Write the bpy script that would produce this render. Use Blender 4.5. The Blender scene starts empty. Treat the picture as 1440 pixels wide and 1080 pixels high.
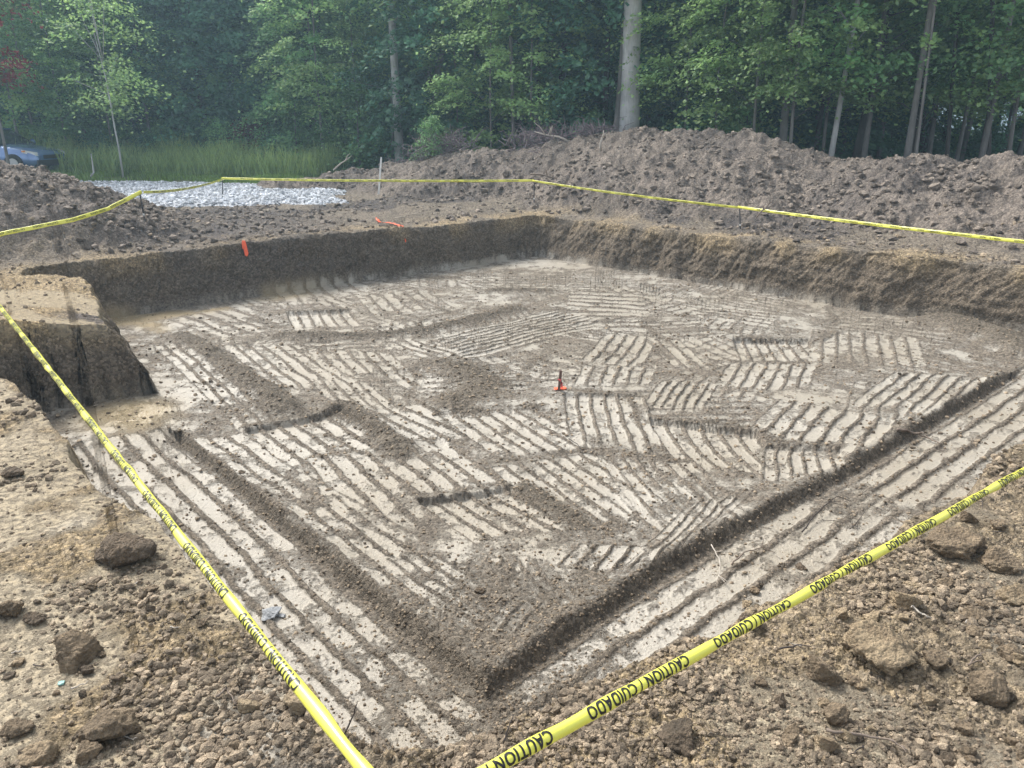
import bpy, math, random
import numpy as np
from mathutils import Vector, Matrix

R = math.radians
random.seed(7)
rng = np.random.default_rng(11)
sc = bpy.context.scene

# ------------------------------------------------------------------ camera, sky, sun, exposure
CAM_H = 1.6
PITCH = math.atan((540 - 175) / 1081)
cam_d = bpy.data.cameras.new("camera")
cam = bpy.data.objects.new("camera", cam_d)
sc.collection.objects.link(cam)
cam.location = (0, 0, CAM_H)
cam.rotation_euler = (math.pi / 2 - PITCH, 0, 0)
cam_d.sensor_width = 36
cam_d.lens = 36 * 1081 / 1440
cam_d.clip_start = 0.05
cam_d.clip_end = 500
sc.camera = cam

SUN_EL, SUN_AZ = 48, -46          # sun stands to the left, somewhat ahead of the viewer
world = bpy.data.worlds.new("World")
sc.world = world
world.use_nodes = True
wn = world.node_tree
bgn = wn.nodes["Background"]
sky = wn.nodes.new("ShaderNodeTexSky")
sky.sky_type = 'NISHITA'
sky.sun_disc = False
sky.sun_elevation = R(SUN_EL)
sky.sun_rotation = R(SUN_AZ)
sky.air_density = 1.0
sky.dust_density = 3.0
hs = wn.nodes.new("ShaderNodeHueSaturation")
hs.inputs['Saturation'].default_value = 0.28     # thin even cloud: a paler sky
wn.links.new(sky.outputs[0], hs.inputs['Color'])
wn.links.new(hs.outputs[0], bgn.inputs[0])
bgn.inputs[1].default_value = 0.12
sun_d = bpy.data.lights.new("sun", 'SUN')
sun_d.energy = 1.75
sun_d.angle = R(20)
sun_d.color = (1.0, 0.95, 0.87)
sun = bpy.data.objects.new("sun", sun_d)
sc.collection.objects.link(sun)
sdir = Vector((math.sin(R(SUN_AZ)) * math.cos(R(SUN_EL)), math.cos(R(SUN_AZ)) * math.cos(R(SUN_EL)), math.sin(R(SUN_EL))))
sun.rotation_euler = sdir.to_track_quat('Z', 'Y').to_euler()
sc.view_settings.view_transform = 'Standard'
sc.view_settings.look = 'None'
sc.view_settings.gamma = 1
sc.view_settings.exposure = 1.4
sc.render.engine = 'CYCLES'
sc.cycles.max_bounces = 6
sc.cycles.diffuse_bounces = 3
sc.cycles.transmission_bounces = 3
sc.cycles.volume_bounces = 0
sc.cycles.transparent_max_bounces = 8

# ------------------------------------------------------------------ helpers
def PX(u, v, z):
    """photo pixel -> world x, y on the level z"""
    a = (u - 720) / 1081; c = (540 - v) / 1081
    y = math.cos(PITCH) + math.sin(PITCH) * c
    w = -math.sin(PITCH) + math.cos(PITCH) * c
    t = (z - CAM_H) / w
    return (a * t, y * t)

def PY(u, v, y):
    """photo pixel -> world point at the distance y"""
    a = (u - 720) / 1081; c = (540 - v) / 1081
    yy = math.cos(PITCH) + math.sin(PITCH) * c
    w = -math.sin(PITCH) + math.cos(PITCH) * c
    t = y / yy
    return Vector((a * t, y, CAM_H + w * t))

def tag(o, label=None, cat=None, group=None, kind=None):
    if label: o['label'] = label
    if cat: o['category'] = cat
    if group: o['group'] = group
    if kind: o['kind'] = kind
    return o

def mesh_np(name, V, F, mat=None, smooth=False, attrs=None):
    V = np.ascontiguousarray(V, dtype=np.float32); F = np.ascontiguousarray(F, dtype=np.int32)
    me = bpy.data.meshes.new(name)
    n = F.shape[1]
    me.vertices.add(len(V)); me.vertices.foreach_set('co', V.ravel())
    me.loops.add(F.size); me.loops.foreach_set('vertex_index', F.ravel())
    me.polygons.add(len(F))
    me.polygons.foreach_set('loop_start', np.arange(0, F.size, n, dtype=np.int32))
    me.polygons.foreach_set('loop_total', np.full(len(F), n, dtype=np.int32))
    me.polygons.foreach_set('use_smooth', np.full(len(F), smooth, dtype=bool))
    if attrs:
        for k, a in attrs.items():
            at = me.attributes.new(k, 'FLOAT_COLOR', 'POINT')
            at.data.foreach_set('color', np.ascontiguousarray(a, dtype=np.float32).ravel())
    me.update(calc_edges=True)
    if mat: me.materials.append(mat)
    return me

def link(name, me, parent=None, loc=None):
    o = bpy.data.objects.new(name, me)
    sc.collection.objects.link(o)
    if parent: o.parent = parent
    if loc is not None: o.location = loc
    return o

class MB:
    """collects polygons of any size, builds one mesh"""
    def __init__(s): s.v = []; s.f = []
    def add(s, vs, fs):
        b = len(s.v); s.v += [tuple(p) for p in vs]; s.f += [tuple(i + b for i in f) for f in fs]
    def tube(s, pts, rad, n=8, cap=True):
        pts = [Vector(p) for p in pts]
        vs = []; fs = []
        prev = None
        for i, p in enumerate(pts):
            t = (pts[min(i + 1, len(pts) - 1)] - pts[max(i - 1, 0)]).normalized()
            if prev is None:
                a = Vector((1, 0, 0)) if abs(t.x) < .8 else Vector((0, 1, 0))
                prev = (a - t * a.dot(t)).normalized()
            else:
                prev = (prev - t * prev.dot(t)).normalized()
            b = t.cross(prev)
            r = rad[i] if hasattr(rad, '__len__') else rad
            for k in range(n):
                an = 2 * math.pi * k / n
                vs.append(p + prev * math.cos(an) * r + b * math.sin(an) * r)
        for i in range(len(pts) - 1):
            for k in range(n):
                k2 = (k + 1) % n
                fs.append((i * n + k, i * n + k2, (i + 1) * n + k2, (i + 1) * n + k))
        if cap:
            fs.append(tuple(range(n))[::-1]); m = (len(pts) - 1) * n
            fs.append(tuple(m + k for k in range(n)))
        s.add(vs, fs)
    def box(s, c, d, rot=None):
        vs = []
        for x in (-.5, .5):
            for y in (-.5, .5):
                for z in (-.5, .5):
                    p = Vector((x * d[0], y * d[1], z * d[2]))
                    if rot is not None: p = rot @ p
                    vs.append(p + Vector(c))
        s.add(vs, [(0, 1, 3, 2), (4, 6, 7, 5), (0, 4, 5, 1), (2, 3, 7, 6), (0, 2, 6, 4), (1, 5, 7, 3)])
    def mesh(s, name, mat, smooth=False):
        me = bpy.data.meshes.new(name); me.from_pydata(s.v, [], s.f)
        me.polygons.foreach_set('use_smooth', [smooth] * len(s.f))
        me.materials.append(mat); me.update(); return me
    def build(s, name, mat, parent=None, smooth=False, loc=None):
        return link(name, s.mesh(name, mat, smooth), parent, loc)

# ---- noise
def hsh(ix, iy, seed):
    h = (ix.astype(np.int64) * 374761393 + iy.astype(np.int64) * 668265263 + seed * 982451653) & 0xffffffff
    h = ((h ^ (h >> 13)) * 1274126177) & 0xffffffff
    h = ((h ^ (h >> 15)) * 2246822519) & 0xffffffff
    h = h ^ (h >> 16)
    return h.astype(np.float32) / 4294967296.0

def vn(x, y, seed=0):
    ix = np.floor(x); iy = np.floor(y)
    fx = (x - ix).astype(np.float32); fy = (y - iy).astype(np.float32)
    ux = fx * fx * (3 - 2 * fx); uy = fy * fy * (3 - 2 * fy)
    a = hsh(ix, iy, seed); b = hsh(ix + 1, iy, seed); c = hsh(ix, iy + 1, seed); d = hsh(ix + 1, iy + 1, seed)
    return (a + (b - a) * ux) * (1 - uy) + (c + (d - c) * ux) * uy

def fbm(x, y, scale, oct=4, seed=0, gain=.5):
    s = 0; amp = 1; tot = 0
    x = x / scale; y = y / scale
    for o in range(oct):
        s = s + amp * vn(x, y, seed + o * 17); tot += amp; amp *= gain
        x, y = (x * .8 - y * .6) * 2.03 + 3.7, (x * .6 + y * .8) * 2.03 + 1.3
    return s / tot                     # 0..1

def n3d(p, sc_, seed):
    return (vn(p[:, 0] * sc_ + 11, p[:, 1] * sc_ + p[:, 2] * sc_ * .7, seed) + vn(p[:, 1] * sc_ + 5, p[:, 2] * sc_ - p[:, 0] * sc_ * .6, seed + 3) + vn(p[:, 2] * sc_ + 8, p[:, 0] * sc_ + p[:, 1] * sc_ * .8, seed + 7)) / 3 - .5

def lumps(x, y, cell, seed, prob=1.0, rmin=.25, rmax=.6, pw=.5):
    """rounded stones on a jittered grid; height in cell units, 0 between them"""
    px = x / cell; py = y / cell
    ix = np.floor(px); iy = np.floor(py)
    best = np.zeros_like(px, dtype=np.float32)
    for dx in (-1, 0, 1):
        for dy in (-1, 0, 1):
            cx = ix + dx; cy = iy + dy
            r1 = hsh(cx, cy, seed); r2 = hsh(cx, cy, seed + 1); r3 = hsh(cx, cy, seed + 2); r4 = hsh(cx, cy, seed + 3)
            rad = rmin + (rmax - rmin) * r3 * r3
            ex = px - cx - r1; ey = py - cy - r2
            an = r4 * 6.28; ca = np.cos(an); sa = np.sin(an)
            fx = (ex * ca + ey * sa); fy = (-ex * sa + ey * ca) * 1.45
            d2 = (np.maximum(np.abs(fx), np.abs(fy)) * .55 + np.sqrt(fx * fx + fy * fy) * .5) / rad
            h = np.clip(1 - d2 * d2, 0, 1) ** pw * rad * .8
            if prob < 1: h = np.where(hsh(cx, cy, seed + 5) < prob, h, 0)
            best = np.maximum(best, h)
    return best

def sst(a, b, x):
    t = np.clip((x - a) / (b - a), 0, 1)
    return t * t * (3 - 2 * t)

def seg_d(x, y, a, b):
    dx = b[0] - a[0]; dy = b[1] - a[1]; L2 = dx * dx + dy * dy
    t = np.clip(((x - a[0]) * dx + (y - a[1]) * dy) / L2, 0, 1)
    return np.hypot(x - a[0] - t * dx, y - a[1] - t * dy), t

# ------------------------------------------------------------------ the lie of the land
FLOOR = -1.15
PIT = [(-.25, 1.95), (1.2, 3.1), (2.7, 4.42), (5.2, 6.6), (7.8, 8.95), (.5, 16.6), (-6.4, 10.5), (-5.45, 10.25),
       (-3.72, 7.6), (-4.75, 6.95), (-4.6, 6.65), (-3.2, 5.1), (-1.3, 3.0)]
# wall batter of every edge of the outline (metres of run from foot to top)
WALLW = [.36, .5, .55, .5, .30, .26, .3, .28, .34, .3, .25, .24, .26]
FARM = [(-6.5, 23.2, .05), (-3.4, 23.2, .42), (-2.5, 22.4, .68), (-1.5, 22, .92), (.6, 21.5, 1.02), (2.3, 21, 1.32), (3.55, 19.8, 1.50), (5.6, 17.9, 1.25),
        (6.9, 16.5, .82), (7.8, 15.6, 1.02), (8.4, 15.0, .90), (9.1, 14.3, 1.02), (12, 12, 1.1), (18, 8, 1.0)]
LEFTM = [(-16, 10, 1.2), (-11.5, 11.6, 1.1), (-8.9, 12.9, 1.10), (-8.3, 13.5, .82), (-7.5, 14.6, .05), (-7.0, 15.2, -.4)]

def ridge(x, y, pts, slope, fall=1.6):
    h = np.full_like(x, -9)
    for a, b in zip(pts[:-1], pts[1:]):
        d, t = seg_d(x, y, a, b)
        z = a[2] + (b[2] - a[2]) * t
        dd = np.sqrt(d * d + .25) - .5
        h = np.maximum(h, z - dd * slope)
    return h

def pit_sd(x, y):
    """signed distance to the pit outline (positive outside), batter there, place along it"""
    best = np.full_like(x, 1e9); w = np.zeros_like(x); al = np.zeros_like(x)
    inside = np.zeros(x.shape, bool); acc = 0
    n = len(PIT)
    for i in range(n):
        a = PIT[i]; b = PIT[(i + 1) % n]
        d, t = seg_d(x, y, a, b)
        L = math.hypot(b[0] - a[0], b[1] - a[1])
        m = d < best
        iw = 1 / (d + .02) ** 3; w += WALLW[i] * iw; wt = iw if i == 0 else wt + iw
        best = np.where(m, d, best); al = np.where(m, acc + t * L, al)
        acc += L
        if a[1] != b[1]:
            c = ((a[1] > y) != (b[1] > y)) & (x < (b[0] - a[0]) * (y - a[1]) / (b[1] - a[1]) + a[0])
            inside ^= c
    return np.where(inside, -best, best), w / wt, al

# bucket scrapes on the pit floor: far edge A-B, near end C (photo pixels taken to the floor level), number of teeth,
# depth of the cut at the far edge, bend, strength
def fl(p): return PX(p[0], p[1], FLOOR + .03)
SCR = []
def scr(A, B, C, n, cut=0.0, bend=0.0, s=1.0): SCR.append((fl(A), fl(B), fl(C), n, cut, bend, s))
scr((235, 452), (335, 430), (300, 478), 5, 0, 0, .7)
scr((215, 490), (292, 485), (335, 612), 5, .0, 0, .9)
scr((310, 490), (425, 488), (385, 562), 6, .0, .05, .9)
scr((428, 492), (550, 500), (452, 536), 6, .0, .1, .7)
scr((403, 441), (492, 439), (412, 468), 6, .09, 0, 1)
scr((380, 410), (500, 395), (400, 430), 6, .0, 0, .8)
scr((500, 420), (600, 408), (520, 455), 6, .0, .1, .6)
scr((343, 606), (480, 581), (405, 665), 6, .10, 0, 1)
scr((242, 627), (345, 612), (310, 690), 4, .0, 0, 1)
scr((428, 652), (625, 624), (535, 770), 7, .025, 0, 1)
scr((310, 690), (430, 668), (470, 800), 4, .0, 0, .8)
scr((430, 535), (520, 545), (480, 590), 5, .0, 0, .7)
scr((492, 588), (612, 573), (583, 633), 5, .0, 0, 1)
scr((612, 588), (745, 580), (705, 655), 6, .03, 0, 1)
scr((585, 709), (735, 684), (690, 785), 6, .08, 0, 1)
scr((688, 662), (835, 641), (800, 755), 7, .02, 0, 1)
scr((835, 642), (975, 655), (905, 760), 7, .02, .12, .7)
scr((792, 557), (905, 562), (796, 640), 6, .05, .05, 1)
scr((912, 590), (1062, 612), (930, 668), 6, .10, .25, 1)
scr((1072, 631), (1185, 638), (1072, 690), 6, .06, 0, .8)
scr((1095, 566), (1262, 598), (1035, 622), 7, .0, 0, 1)
scr((1255, 530), (1392, 538), (1180, 585), 7, .0, 0, 1)
scr((1030, 478), (1137, 478), (1040, 508), 7, .10, 0, 1)
scr((1025, 512), (1150, 514), (1000, 548), 7, .02, 0, .9)
scr((1140, 465), (1290, 478), (1130, 525), 8, .0, 0, .6)
scr((850, 472), (925, 478), (825, 520), 5, .0, -.2, .9)
scr((905, 478), (955, 480), (940, 520), 3, .0, .1, .8)
scr((1010, 440), (1100, 445), (960, 470), 6, .0, .1, .5)
scr((800, 412), (796, 440), (915, 415), 5, .0, .1, .9)
scr((796, 443), (788, 470), (915, 440), 4, .0, .1, .9)
scr((610, 478), (655, 512), (790, 440), 9, .0, -.08, 1)
scr((545, 490), (592, 480), (600, 516), 4, .0, .2, .9)
scr((622, 540), (650, 572), (695, 520), 5, .0, .2, .9)
scr((830, 395), (900, 402), (1000, 435), 5, .0, 0, .6)
scr((950, 420), (985, 450), (1090, 440), 5, .0, 0, .6)
scr((640, 385), (665, 405), (860, 390), 6, .0, .05, .5)
scr((545, 862), (622, 885), (602, 815), 3, .0, 0, 1)
scr((620, 795), (745, 785), (612, 822), 6, .0, 0, .9)
scr((815, 768), (940, 774), (780, 806), 5, .0, 0, 1)
scr((820, 520), (925, 520), (800, 552), 6, .0, 0, .8)
scr((930, 540), (1010, 545), (890, 580), 6, .0, .1, .9)
scr((600, 850), (660, 840), (590, 905), 3, .0, 0, .6)
scr((830, 690), (960, 690), (900, 770), 5, .0, .1, .45)
scr((395, 720), (470, 700), (560, 860), 3, 0, 0, .9)
scr((520, 790), (610, 780), (660, 900), 4, 0, 0, .75)
scr((710, 850), (810, 845), (660, 910), 4, 0, 0, .7)
scr((960, 720), (1060, 695), (880, 800), 5, 0, 0, .6)
scr((660, 790), (770, 790), (690, 850), 5, 0, .1, .6)
# the strips along the near walls
SCR.append(((-4.15, 6.15), (-3.3, 6.72), (-1.8, 3.51), 6, 0, 0, 1.0))
SCR.append(((-2.2, 3.95), (-1.36, 4.50), (-.3, 1.75), 6, 0, 0, 1.4))
SCR.append(((-.1, 3.2), (.42, 2.6), (3.0, 6.05), 4, 0, 0, 1.3))
SCR.append(((2.72, 5.58), (3.3, 4.9), (7.3, 9.7), 5, 0, 0, 1.2))
NKEY = len(SCR)
rr = random.Random(5)
for i in range(110):      # fainter older passes between them
    r_ = rr.uniform(6.5, 15); u_ = rr.uniform(-.45, .5)
    cx, cy = r_ * u_, r_
    an = rr.choice([R(48), R(-42), R(90), R(20)]) + rr.uniform(-.25, .25)
    L = rr.uniform(.7, 1.8); W = rr.uniform(.8, 1.2)
    ax = (math.cos(an), math.sin(an)); ay = (-ax[1], ax[0])
    SCR.append(((cx, cy), (cx + ax[0] * W, cy + ax[1] * W), (cx - ay[0] * L, cy - ay[1] * L), 6, rr.choice([0, 0, .03]), rr.uniform(-.15, .15), rr.uniform(.25, .6)))

# loose banks: polyline, height, half width
def wl(*p): return [fl(q) for q in p]
BERM = [(wl((255, 478), (300, 505), (345, 540), (405, 580)), .09, .16),
        (wl((478, 578), (520, 600), (565, 640)), .07, .14),
        (wl((395, 478), (530, 480), (600, 470), (725, 440)), .07, .16),
        (wl((690, 412), (770, 412)), .05, .14),
        (wl((1330, 458), (1400, 480), (1440, 500)), .16, .3),
        (wl((640, 520), (690, 545), (640, 575)), .05, .3),
        (wl((735, 690), (815, 745)), .04, .1)]
PLAT = [(-3.05, 6.5), (-.13, 3.2), (1.0, 4.35), (2.62, 5.62), (5.6, 8.25)]

def land(x, y):
    """height, plus soil masks, for arrays of world x, y"""
    x = np.asarray(x, dtype=np.float64); y = np.asarray(y, dtype=np.float64)
    nf = fbm(x, y, .12, 4, 37, .65)
    n1 = fbm(x, y, .9, 4, 3); n2 = fbm(x, y, .25, 4, 9); n3 = fbm(x, y, 3.5, 3, 21)
    sd, ww, al = pit_sd(x, y)
    # natural wobble of the rim, and teeth marks pressed into the walls
    teeth = np.abs(((al / .21) % 1) - .5) * 2
    tm = np.maximum(np.exp(-((al - 27.35) / .5) ** 2) * 0, sst(.9, .5, np.hypot(x + 4.3, y - 7.3))) + sst(.8, .3, np.hypot(x - .4, y - 16.7))
    near = 1 - sst(4, 9, y)
    sdw = sd + (n1 - .5) * (.18 - .02 * near) + (fbm(x, y, .25, 2, 9) - .5) * (.10 - .04 * near) - tm * (teeth ** 2) * .09 * (1 - sst(.04, .2, sd))
    # bites out of the right-hand rim
    sdw -= .25 * np.exp(-(((x - .98) / .12) ** 2 + ((y - 2.75) / .2) ** 2)) + .3 * np.exp(-(((x - 2.25) / .16) ** 2 + ((y - 3.85) / .25) ** 2))
    top = -.25 * (1 - near) - .06 * near + (n3 - .5) * (.16 - .08 * near) + (n1 - .5) * .10
    # spur beside the recess is lower at its lip
    dsp = np.hypot(x + 4.2, y - 8.2); top -= .16 * (1 - sst(.3, 1.6, dsp))
    top += .10 * sst(.8, 2.4, sd) * (y > 9)
    # lower bench behind the far left wall
    t = np.clip(sdw / ww, 0, 1)
    wall = t ** .8
    wall = np.where(t < 1, wall * (1 - .08 * (1 - t)), 1)
    out = sst(.9, 1.0, t)
    # ---- floor
    fz = np.full_like(x, FLOOR) + (n1 - .5) * .05 + (n3 - .5) * .06
    # raised field, perimeter a hand lower
    dP = np.full_like(x, 1e9); side = np.zeros_like(x)
    dR = dP.copy(); s1_ = None
    for a, b in zip(PLAT[:-1], PLAT[1:]):
        d, tt = seg_d(x, y, a, b)
        nx, ny = -(b[1] - a[1]), (b[0] - a[0]); L = math.hypot(nx, ny)
        s_ = ((x - a[0]) * nx + (y - a[1]) * ny) / L
        if s1_ is None: s1_ = s_
        else:
            side = np.where(d < dR, np.sign(s_), side); dR = np.minimum(d, dR)
        dP = np.minimum(d, dP)
    side = np.minimum(side, np.sign(s1_))
    pin = sst(-.04, .06, side * dP + (n2 - .5) * .07)
    ta = ((x + 3.05) * 2.92 - (y - 6.5) * 3.3) / 4.41
    tb = ((x - 5.6) * 2.98 + (y - 8.25) * 2.63) / 3.97
    low = sst(-.5, .1, ta) * (1 - sst(-.2, .8, tb))
    pin = 1 - (1 - pin) * low
    ends = low
    lim = ((y - 6.5) < (x + 3.05) * 3 + 2.0)
    fz += .065 * pin + .035 * np.exp(-((side * dP - .08) / .07) ** 2) * ends
    loose = np.exp(-((side * dP - .01) / .05) ** 2) * 1.0 * low
    loose = np.maximum(loose, (1 - sst(.35, 1.0, np.hypot(x - .02, (y - 3.6) * .8) + (n1 - .5) * .8)) * .45)
    pale = np.zeros_like(x); cutz = np.zeros_like(x); rid = np.zeros_like(x); sm = np.zeros_like(x); nrib = np.zeros_like(x)
    wx = x + (n2 - .5) * .045; wy = y + (fbm(x, y, .3, 3, 31) - .5) * .045

    for k, (A, B, C, n, cut, bend, st) in list(enumerate(SCR))[NKEY:] + list(enumerate(SCR))[:NKEY]:
        bx, by = B[0] - A[0], B[1] - A[1]; cx, cy = C[0] - A[0], C[1] - A[1]
        det = bx * cy - by * cx
        if abs(det) < 1e-6: continue
        L = math.hypot(cx, cy)
        mx = max(abs(bx) + abs(cx), abs(by) + abs(cy)) + .6
        sel = np.nonzero((np.abs(x - A[0]) < mx) & (np.abs(y - A[1]) < mx) & (sd < .15))
        if len(sel[0]) == 0: continue
        X = wx[sel] - A[0]; Y = wy[sel] - A[1]
        s = (X * cy - Y * cx) / det; t_ = (bx * Y - by * X) / det
        s = s - bend * (t_ * t_)
        ln = np.hypot(bx, by)
        inn = sst(-.02, .03, s * ln) * sst(-.02, .03, (1 - s) * ln) * sst(-.02, .03, t_ * L) * (1 - sst(.75, 1.12, t_ + (n1[sel] - .5) * .7))
        fr = (s * n) % 1
        fr = fr + (nf[sel] - .5) * .22
        strip = sst(.02, .2, fr) * (1 - sst(.76, .96, fr))
        rn = hsh(np.floor(s * n), np.full_like(s, k), 5)
        gate = sst(.33, .55, fbm(s * n * .5 + k * 7, t_ * L * 1.6, .5, 3, 41) + .22 * (rn - .4) + .16 * st)
        strip = strip * np.clip(1.1 - .6 * sst(.46, .66, nf[sel] + .12 * (rn - .5)), 0, 1)
        w_ = inn * min(1, st)
        pale[sel] = pale[sel] * (1 - w_ * .9) + w_ * strip * (.45 + .55 * gate) * 1.0
        rid[sel] = rid[sel] * (1 - w_) + w_ * (1 - strip)
        sm[sel] = np.maximum(sm[sel] * (1 - w_), w_ * strip * gate)
        if cut > 0:
            dep = cut * (.55 + .35 * n1[sel]) * (1 - np.clip(t_, 0, 1)) ** .8 * inn
            cutz[sel] = np.minimum(cutz[sel] * (1 - inn), -dep)
        if cut > 0:   # smeared lip just outside the far edge
            lip = np.exp(-((t_ * L + .07) / .05) ** 2) * sst(-.02, .05, s * ln) * sst(-.02, .05, (1 - s) * ln)
            loose[sel] = np.maximum(loose[sel], lip * .6)
    fz += cutz
    bz = np.zeros_like(x)
    for pts, hh, hw in BERM:
        for a, b in zip(pts[:-1], pts[1:]):
            d, tt = seg_d(x, y, a, b)
            g = np.exp(-((d + (n2 - .5) * .12) / hw) ** 2)
            bz = np.maximum(bz, g * hh); loose = np.maximum(loose, g * 1.1)
    fz += bz
    patch = fbm(x, y, 1.1, 4, 91)
    # between the scrapes: pale trodden clay showing through crumbs
    base_pale = .36 + sst(.42, .58, patch) * .26 + (n2 - .5) * .9 - (nf - .5) * 1.3
    any_ = np.clip(pale + rid, 0, 1)
    pale = np.clip(np.maximum(pale, base_pale * (1 - any_)), 0, 1) * (1 - np.clip(loose, 0, 1) * .9)
    fz += rid * .022 * (.5 + n2) * (1 - np.clip(loose, 0, 1))
    floor_m = 1 - sst(0, .25, t)
    z = fz * (1 - wall) + top * wall
    # ---- spoil heaps
    mn = fbm(x, y, 2.2, 5, 51) - .5
    mz1 = ridge(x, y, FARM, .50) + mn * .55 + (n1 - .5) * .22
    mz2 = ridge(x, y, LEFTM, .46) + mn * .35 + (n1 - .5) * .2
    off = sst(.55, 1.5, sd)
    h1 = np.maximum(mz1, mz2)
    heap = sst(-.05, .12, h1 - z) * off
    z = z + np.log1p(np.exp(np.clip((h1 - z) / .06, -30, 30))) * .06 * off
    # ---- away from the dig: forest floor and meadow
    far = sst(23, 26, y)
    # gravel pad
    gx = sst(-14.0, -13.2, x) * (1 - sst(-4.5, -3.7, x + .25 * (n1 - .5) * 8 + .25 * (y - 19))) * sst(17.2, 17.9, y + (n1 - .5) * 1.6 - .12 * (x + 8)) * (1 - sst(24.4, 25.1, y + (n1 - .5) * .8))
    gravel = gx * (1 - heap)
    z = z * (1 - gravel) + gravel * (-.10 + (n1 - .5) * .06)
    # ---- loose lumps everywhere, fine on the floor, coarse on the rims and heaps
    outside = sst(.5, 1.0, t)
    nearm = outside * (y < 9) * (1 - heap)
    lsel = np.clip(1 - pale * 1.0, 0, 1)
    c1 = lumps(x, y, .035, 101, .8) * .035 * (.25 + .75 * sst(.42, .62, fbm(x, y, .22, 3, 207)))
    c0 = lumps(x, y, .017, 104, .8) * .017 * (x * x + y * y < 40)
    c2 = lumps(x, y, .09, 111, .45) * .09
    z = z + floor_m * lsel * (c1 * .75 + c2 * .28 * sst(.45, .6, patch * .4 + n1 * .6 + loose * .5)) * (1 - sst(20, 24, y))
    c3 = lumps(x, y, .20, 121, .25, .2, .5) * .20
    c4 = lumps(x, y, .5, 131, .5, .15, .5) * .5
    rough = sst(.42, .62, fbm(x, y, .8, 3, 61)) * np.where(y < 9, sst(-.6, 1.0, x) * .8 + .2, 1)
    rightside = sst(.2, 1.6, x) * .6 + .4
    trod = np.where(y < 9, sst(.40 + .08 * sst(-.5, 1, x), .54 + .08 * sst(-.5, 1, x), fbm(x, y, .45, 3, 64)), 0) * (1 - rightside * .45) * (1 - heap)
    g = outside * (1 - gravel) * (1 - far)
    z = z + g * (1 - trod * .92) * ((fbm(x, y, .07, 4, 207, .65) - .5) * .05 + c1 * .7 + c0 * .8 + c2 * (.05 + .36 * rough) + c3 * (.1 + .45 * rough) * (.35 + .65 * np.maximum(rightside * (y < 9), heap)))
    z = z + heap * (c4 * .30 + c3 * .45 + c2 * .5 + (n2 - .5) * .18 + (fbm(x, y, .6, 3, 57) - .5) * .30)
    z = z + g * (n2 - .5) * .06 * (1 - trod * .8)
    wz = sst(.02, .2, t) * (1 - sst(.85, 1, t))
    z = z + wz * (1 - .9 * near) * (n1 - .5) * .2
    z = z + gravel * lumps(x, y, .10, 141, 1) * .03
    z = z + far * ((n3 - .5) * .3 + (n1 - .5) * .12) * 1.0
    # ---- soil masks
    topsoil = sst(.50, .62, fbm(x, y, 1.6, 4, 71)) * g * (y > 10) * (1 - .5 * heap) * sst(.6, 1.2, sd)
    topsoil = np.maximum(topsoil, (1 - sst(1.2, 3.2, np.hypot((x + 7) / 1.6, y - 14.2))) * .9 * (1 - .7 * heap))
    topsoil = np.maximum(topsoil, (1 - sst(.35, .8, np.hypot(x + 4.35, (y - 8.0) * 1.0) + (n1 - .5) * .5)) * outside * .9)
    tan = (1 - sst(.4, 1.5, sd)) * outside * (y > 7) * (1 - heap) * .75 * sst(.3, .55, fbm(x, y, .6, 3, 85)) + np.where(y < 9, outside, 0) * (1 - .55 * rightside) * sst(.25, .48, fbm(x, y, .7, 3, 81))
    # spur top
    tan = np.maximum(tan, (1 - sst(1.2, 2.4, np.hypot((x + 5.6) * .8, y - 9.0))) * outside)
    # clay seams low at the foot of the spur and in the wet corner
    wet = (1 - sst(.25, .75, np.hypot((x + 3.75) * 1.0, (y - 7.05) * 1.2) + (n1 - .5) * .5)) * floor_m
    wet2 = (1 - sst(.2, .5, np.abs(sd + .25))) * floor_m * (1 - sst(-4.6, -2.4, x)) * (y > 9.8)
    wet = np.maximum(wet, wet2 * sst(.4, .55, n1))
    pale_out = trod * outside * (1 - heap) * .75
    P_ = np.where(outside > .5, pale_out, pale * (1 - wz))
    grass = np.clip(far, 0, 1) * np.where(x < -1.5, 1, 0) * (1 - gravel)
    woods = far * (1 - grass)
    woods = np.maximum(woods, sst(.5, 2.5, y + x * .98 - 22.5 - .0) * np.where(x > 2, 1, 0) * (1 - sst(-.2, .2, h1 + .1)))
    # orange marker paint sprayed on the rim and round the stake
    s1 = (P_, tan, topsoil, gravel)
    s2 = (wet, np.maximum(heap, 0), grass, woods)
    s3 = (wz, loose, floor_m, sm)
    return z, s1, s2, s3

def ground_z(x, y):
    return float(land(np.array([float(x)]), np.array([float(y)]))[0][0])

def hit(u, v):
    """where the sight line of a photo pixel meets the ground"""
    a = (u - 720) / 1081; c = (540 - v) / 1081
    d = np.array([a, math.cos(PITCH) + math.sin(PITCH) * c, -math.sin(PITCH) + math.cos(PITCH) * c])
    t = np.concatenate([np.arange(1, 6, .01), np.arange(6, 40, .03)])
    X = d[0] * t; Y = d[1] * t; Z = CAM_H + d[2] * t
    g = land(X, Y)[0]
    k = np.nonzero(Z <= g)[0]
    i = k[0] if len(k) else len(t) - 1
    return Vector((X[i], Y[i], g[i])), t[i]

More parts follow.
